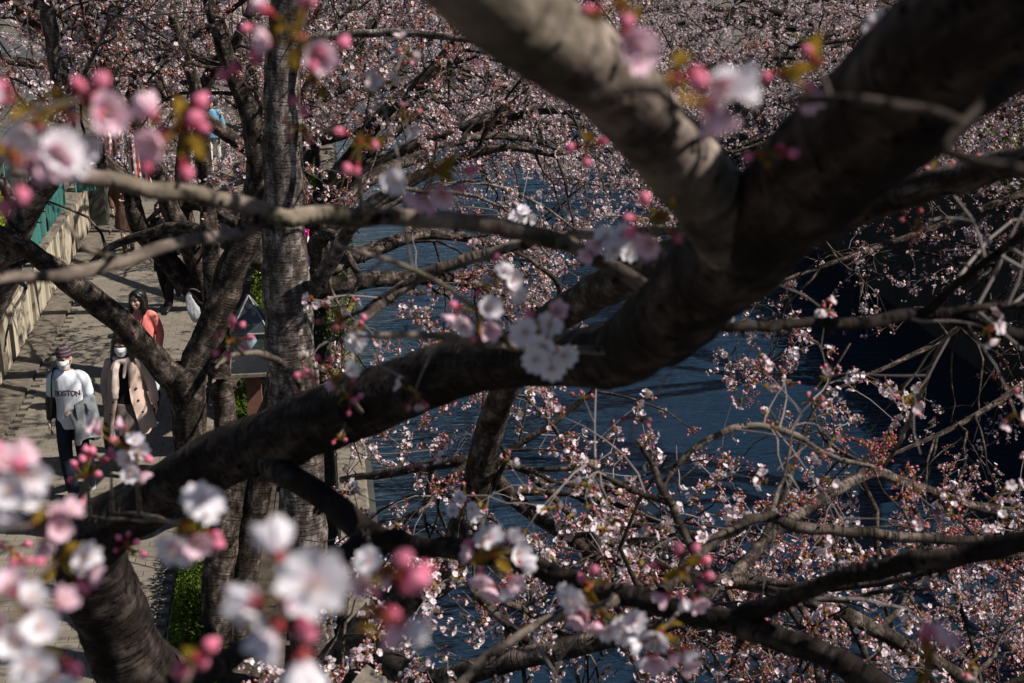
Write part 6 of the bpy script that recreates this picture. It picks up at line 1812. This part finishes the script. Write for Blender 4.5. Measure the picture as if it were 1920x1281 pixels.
# --- woman in a coral sweater
def coral_woman():
    q = on_ground(259, 560, 1.56)
    t = person('woman in coral pink sweater with shoulder length black hair, behind the leaning dark limb', q[0], q[1], R(-6))
    J = dict(head=(0, -.035, 1.52), neck=(0, 0, 1.395), chest=(0, .005, 1.15), pelvis=(0, .01, .88), sh_r=(-.155, .005, 1.32), el_r=(-.205, .05, 1.08), wr_r=(-.20, -.05, .86), sh_l=(.155, .005, 1.32), el_l=(.215, .05, 1.08), wr_l=(.215, -.04, .86),
             hip_r=(-.08, 0, .84), kn_r=(-.075, -.10, .47), an_r=(-.06, -.10, .09), toe_r=(-.06, -.24, .045), hip_l=(.08, 0, .84), kn_l=(.08, -.03, .47), an_l=(.07, .22, .16), toe_l=(.07, .12, .05))
    Rh = rz_(R(-22)) @ rx_(R(-2)); c = np.array(J['head'])
    b = Blob(); figure(b, J, .88); head_shapes(b, c, Rh)
    hand_shapes(b, J['wr_r'], (0, -.15, -1), 1, (1, .1, 0), .5, .92); hand_shapes(b, J['wr_l'], (0, -.15, -1), -1, (-1, .1, 0), .5, .92)
    body = b.build('body', SK2, t, .0075, 3); face_bits(body, c, Rh, True)
    h = Blob()
    def E(p, r): h.ell(c + Rh @ np.array(p), r, Rh)
    E((0, .022, .043), (.092, .100, .090))
    for s in (-1, 1):
        h.cap([c + Rh @ np.array((s * .064, -.035, .06)), c + Rh @ np.array((s * .088, -.01, -.03)), c + Rh @ np.array((s * .094, -.012, -.11)), c + Rh @ np.array((s * .088, -.02, -.165))], [.030, .034, .036, .022])
        h.cap([c + Rh @ np.array((s * .012, -.055, .108)), c + Rh @ np.array((s * .052, -.062, .074)), c + Rh @ np.array((s * .080, -.03, .01))], [.022, .021, .018])
    h.cap([c + Rh @ np.array((0, .05, .04)), c + Rh @ np.array((0, .072, -.08)), c + Rh @ np.array((0, .066, -.15))], [.085, .085, .06])
    h.build('hair', HAIR, t, .008, 3, .004, 26)
    kn = cloth('coral_knit', (.72, .20, .175), 30, .6, .12)
    b = Blob().loft([(0, .005, .82, .165, .118), (0, .005, .95, .155, .112), (0, .005, 1.12, .160, .118), (0, .003, 1.25, .162, .105), (0, 0, 1.33, .115, .078), (0, 0, 1.372, .068, .056)])
    for s, e, w_ in ((-1, 'el_r', 'wr_r'), (1, 'el_l', 'wr_l')): b.cap([(s * .125, .003, 1.315), (s * .165, .01, 1.27), np.array(J[e]), np.array(J[w_]) + (0, 0, .02)], [.062, .064, .052, .040])
    b.build('sweater', kn, t, .0085, 4, .006, 11)
    tr = cloth('dark_trousers', (.02, .02, .025), 14, .4)
    Blob().loft([(0, .01, .78, .15, .115), (0, .01, .90, .15, .11)]).cap([J['hip_r'], J['kn_r'], np.array(J['an_r']) + (0, 0, .03)], [.088, .064, .055]).cap([J['hip_l'], J['kn_l'], np.array(J['an_l']) + (0, 0, .03)], [.088, .064, .055]).build('trousers', tr, t, .01, 3, .006, 9)
    shoes(t, J, plain('shoe_brown', (.05, .03, .02), .5, .2, 20, 0))
    bag = thing('crossbody_bag', 'small dark crossbody bag on a thin strap over the coral sweater', 'bag', t.location, None, R(-6))
    P = spline([(.085, .06, 1.375), (.078, -.02, 1.40), (.068, -.095, 1.34), (.035, -.135, 1.22), (-.03, -.138, 1.08), (-.10, -.125, .95), (-.155, -.10, .86)], 6)
    V, F, A = tubes(P, np.full(len(P), .0085), 8); MB().add(V, F).build('strap', plain('strap_dark', (.05, .02, .02), .5, .2, 12, 0), bag)
    Blob().loft([(-.17, -.10, .68, .085, .035), (-.17, -.10, .78, .09, .04), (-.165, -.10, .87, .08, .03)], 16).build('pouch', plain('strap_dark2', (.03, .018, .018), .5, .2, 12, 0), bag, .01, 2)
coral_woman()

def simple(label, px, py, rz, H, hair, top, top_mat, leg_mat, foot_mat, skirt=None, cap_mat=None, phase=1, bare=False):
    q = on_ground(px, py, .04)
    t = person(label, q[0], q[1], R(rz))
    f = H / 1.74
    g_ = lambda *a: tuple(v * f for v in a)
    J = dict(head=g_(0, -.04, 1.61), neck=g_(0, 0, 1.475), chest=g_(0, .005, 1.22), pelvis=g_(0, .01, .93), sh_r=g_(-.18, .005, 1.40), el_r=g_(-.235, .05, 1.14), wr_r=g_(-.235, -.05, .90), sh_l=g_(.18, .005, 1.40), el_l=g_(.235, .03, 1.14), wr_l=g_(.235, -.07, .90),
             hip_r=g_(-.09, 0, .9), kn_r=g_(-.085, -.06 * phase - .04, .50), an_r=g_(-.07, -.14 * phase + .02, .10), toe_r=g_(-.07, -.14 * phase - .13, .045), hip_l=g_(.09, 0, .9), kn_l=g_(.085, .06 * phase - .04, .50), an_l=g_(.07, .20 * phase, .12), toe_l=g_(.07, .20 * phase - .13, .05))
    Rh = np.eye(3); c = np.array(J['head'])
    b = Blob(); figure(b, J, .95 * f); head_shapes(b, c, Rh)
    hand_shapes(b, J['wr_r'], (0, -.15, -1), 1, (1, .1, 0), .6, .95); hand_shapes(b, J['wr_l'], (0, -.15, -1), -1, (-1, .1, 0), .6, .95)
    body = b.build('body', SK2, t, .010, 3); face_bits(body, c, Rh, True)
    h = Blob().ell(c + (0, .022, .045), (.086, .096, .084))
    for s in (-1, 1): h.cap([c + (s * .066, -.02, .055), c + (s * .08, .0, -.02), c + (s * .078, .01, -.07 - .06 * (hair > 1))], [.026, .028, .018])
    h.cap([c + (0, .05, .03), c + (0, .065, -.09)], [.08, .06]); h.build('hair', HAIR, t, .01, 3)
    hem = .62 if top == 'coat' else .84
    b = Blob().loft([(0, .005, hem * f, .20 * f, .15 * f), (0, .005, .95 * f, .172 * f, .125 * f), (0, .005, 1.20 * f, .172 * f, .125 * f), (0, .003, 1.33 * f, .175 * f, .11 * f), (0, 0, 1.42 * f, .12 * f, .085 * f), (0, 0, 1.47 * f, .07 * f, .06 * f)])
    for s, e, w_ in ((-1, 'el_r', 'wr_r'), (1, 'el_l', 'wr_l')): b.cap([(s * .14 * f, .003, 1.40 * f), np.array(J[e]), np.array(J[w_]) + (0, 0, .03)], [.068, .056, .045])
    b.build('coat' if top == 'coat' else 'jacket', top_mat, t, .012, 4, .009, 8)
    if skirt: Blob().loft([(0, 0, .50 * f, .21, .18), (0, 0, .75 * f, .18, .14), (0, 0, .93 * f, .155, .115)]).build('skirt', skirt, t, .012, 3, .01, 8)
    if not bare:
        Blob().loft([(0, .01, .82 * f, .155, .115), (0, .01, .95 * f, .15, .11)]).cap([J['hip_r'], J['kn_r'], np.array(J['an_r']) + (0, 0, .02)], [.092, .07, .06]).cap([J['hip_l'], J['kn_l'], np.array(J['an_l']) + (0, 0, .02)], [.092, .07, .06]).build('trousers', leg_mat, t, .012, 3, .007, 9)
    shoes(t, J, foot_mat, boot=.10 if bare else .05)
    if cap_mat:
        V, F = lathe([(.088, .035), (.09, .06), (.08, .10), (.05, .125), (.0001, .132)], 20); V = V * (1, 1.12, 1) + (0, .01, 0); MB().add(V + c, F).build('cap_crown', cap_mat, t)
        Blob().ell(c + (0, -.115, .045), (.07, .06, .008), rx_(.15)).build('cap_peak', cap_mat, t, .006, 1)
    return t, J, q
BLK = cloth('coat_black', (.010, .010, .013), 9, .5, .3)
t, J, q = simple('person in black coat and boots behind the slim brown stems, holding a paper bag', 318, 578, -14, 1.72, 1, 'coat', BLK, cloth('trousers_black', (.014, .011, .016), 12, .5, .3), plain('boot_black', (.012, .011, .013), .4, .2, 20, 0), phase=-1)
o = np.array(t.location); w_ = Matrix.Rotation(t.rotation_euler[2], 3, 'Z') @ Vector((J['wr_l'][0] + .03, J['wr_l'][1] - .03, 0))
bag = thing('paper_bag', 'brown paper bag with dark handles carried by the person in the black coat', 'bag', (o[0] + w_[0] + .03, o[1] + w_[1], .034))
pap = plain('kraft_paper', (.26, .12, .055), .85, .15, 10, .2)
m = MB(); rows = [(.095, .05, .40), (.10, .055, .55), (.105, .05, .72)]
V = []
for (a, b_, z) in rows: V += [(-a, -b_, z), (a, -b_, z), (a, b_ * .7, z), (-a, b_, z)]
for (a, b_, z) in rows[::-1]: V += [(-a + .004, -b_ + .004, z + .002), (a - .004, -b_ + .004, z + .002), (a - .004, b_ * .7 - .004, z + .002), (-a + .004, b_ - .004, z + .002)]
F = [(3, 2, 1, 0)] + [(i * 4 + j, i * 4 + (j + 1) % 4, i * 4 + 4 + (j + 1) % 4, i * 4 + 4 + j) for i in range(5) for j in range(4)] + [(20, 21, 22, 23)]
m.add(V, F).build('pouch', pap, bag, smooth=False)
for y in (-.04, .03):
    P = spline([(-.05, y, .71), (-.035, y * .5, .80), (0, 0, .83), (.035, y * .5, .80), (.05, y, .71)], 4); V, F, A = tubes(P, np.full(len(P), .004), 6); MB().add(V, F).build('handle', HAIR, bag)
# purple printed scarf trailing by the coat
sc_ = thing('scarf', 'dark purple patterned scarf hanging beside the black coat', 'scarf', (o[0] + .10, o[1] - .13, .034))
def purple():
    m, nt, b = node_mat('purple_print'); v = N(nt, 'ShaderNodeTexVoronoi', i_Scale=26.0)
    nt.links.new(ramp(nt, v.outputs['Distance'], [(.25, (.10, .015, .09)), (.5, (.02, .01, .02))]).outputs[0], b.inputs['Base Color']); b.inputs['Roughness'].default_value = .8
    return m
Blob().cap([(.03, 0, .78), (.06, -.03, .6), (.05, 0, .42), (.07, -.02, .27)], [.05, .055, .05, .045], ((.2, 1, 0), .35)).build('cloth', purple(), sc_, .01, 2, .01, 12)
simple('woman in brown coat with bare legs and ankle boots, far up the path', 242, 474, 8, 1.62, 2, 'coat', cloth('coat_brown', (.11, .055, .035), 9, .5, .2), None, plain('boot_brown', (.03, .018, .014), .5, .2, 20, 0), skirt=cloth('skirt_brown', (.09, .05, .035), 9, .4), phase=1, bare=True)
simple('person in navy cap, light blue jacket and white trousers, farthest up the path', 404, 326, -5, 1.70, 1, 'jacket', cloth('jacket_blue', (.13, .28, .40), 9, .5, .12), cloth('trousers_white', (.58, .55, .52), 9, .5), plain('shoe_white', (.4, .4, .4), .5, .2, 20, 0), cap_mat=cloth('cap_navy', (.02, .035, .08), 20, .3), phase=1)

# long white plastic bag hanging beside the forked tree
pb = at(352, 548, 14.4)
t = thing('plastic_bag', 'long white plastic bag hanging beside the dark forked trunk', 'bag', pb)
b = Blob().loft([(0, 0, 0, .012, .01), (.012, 0, -.07, .035, .02), (.045, -.01, -.19, .060, .035), (.065, -.01, -.27, .060, .040), (.055, 0, -.32, .03, .02)], 16)
wp = petal_mat('thin_plastic', (.55, .55, .56), (.60, .60, .61), .45)
b.build('pouch', wp, t, .008, 3, .014, 16)
P = spline([(0, 0, 0), (.03, -.02, .035), (.08, -.02, .03), (.12, .0, -.005)], 5); V, F, A = tubes(P, np.full(len(P), .008), 6); MB().add(V, F).build('loop', MAT['twig_dark'], t)

settle()

# printed letters laid on the shirt front
def letters():
    from mathutils.bvhtree import BVHTree
    for (t, sh, ink) in LETTERS:
        me = sh.data
        bvh = BVHTree.FromPolygons([v.co.copy() for v in me.vertices], [tuple(p.vertices) for p in me.polygons])
        W, H_ = .040, .052; n = 6; pitch = .0475
        S = {'B': [[(0, 0), (0, 1)], [(0, 1), (.7, 1), (.92, .78), (.7, .53), (0, .53)], [(.7, .53), (1, .27), (.72, 0), (0, 0)]],
             'O': [[(.5, 1), (.1, .86), (0, .5), (.1, .14), (.5, 0), (.9, .14), (1, .5), (.9, .86), (.5, 1)]],
             'S': [[(.95, .8), (.6, 1), (.15, .9), (.06, .68), (.5, .52), (.92, .34), (.85, .1), (.45, 0), (.03, .2)], [(.95, .8), (.95, 1)], [(.03, .2), (.03, 0)]],
             'T': [[(0, 1), (1, 1)], [(.5, 1), (.5, 0)], [(.3, 0), (.7, 0)], [(0, 1), (0, .8)], [(1, 1), (1, .8)]],
             'N': [[(.1, 0), (.1, 1)], [(.1, 1), (.9, 0)], [(.9, 0), (.9, 1)], [(-.06, 0), (.28, 0)], [(-.06, 1), (.16, 1)], [(.74, 1), (1.06, 1)]]}
        for k, ch in enumerate('BOSTON'):
            x0 = -.125 + k * pitch; arch = .010 - .0042 * (k - 2.5) ** 2 * .6
            m = MB()
            for st in S[ch]:
                P = np.array(st, float)
                if len(P) > 3: P = spline(P, 3)
                q = []
                for i in range(len(P) - 1):
                    for f in (0, .5): q.append(P[i] * (1 - f) + P[i + 1] * f)
                q.append(P[-1]); q = np.array(q)
                d = np.gradient(q * (W, H_), axis=0); d /= np.linalg.norm(d, axis=1, keepdims=True) + 1e-9
                nn = np.stack([-d[:, 1], d[:, 0]], 1) * .0058
                V = []
                for i in range(len(q)):
                    for s in (-1, 1):
                        X = x0 - .008 + q[i, 0] * W + nn[i, 0] * s; Z = 1.205 + arch + q[i, 1] * H_ + nn[i, 1] * s
                        hit = bvh.ray_cast(Vector((X, -1, Z)), Vector((0, 1, 0)))
                        Y = hit[0].y if hit[0] else -.12
                        V.append((X, Y - .0022, Z))
                m.add(V, [(2 * i, 2 * i + 1, 2 * i + 3, 2 * i + 2) for i in range(len(q) - 1)])
            m.build('letter', ink, t)
letters()
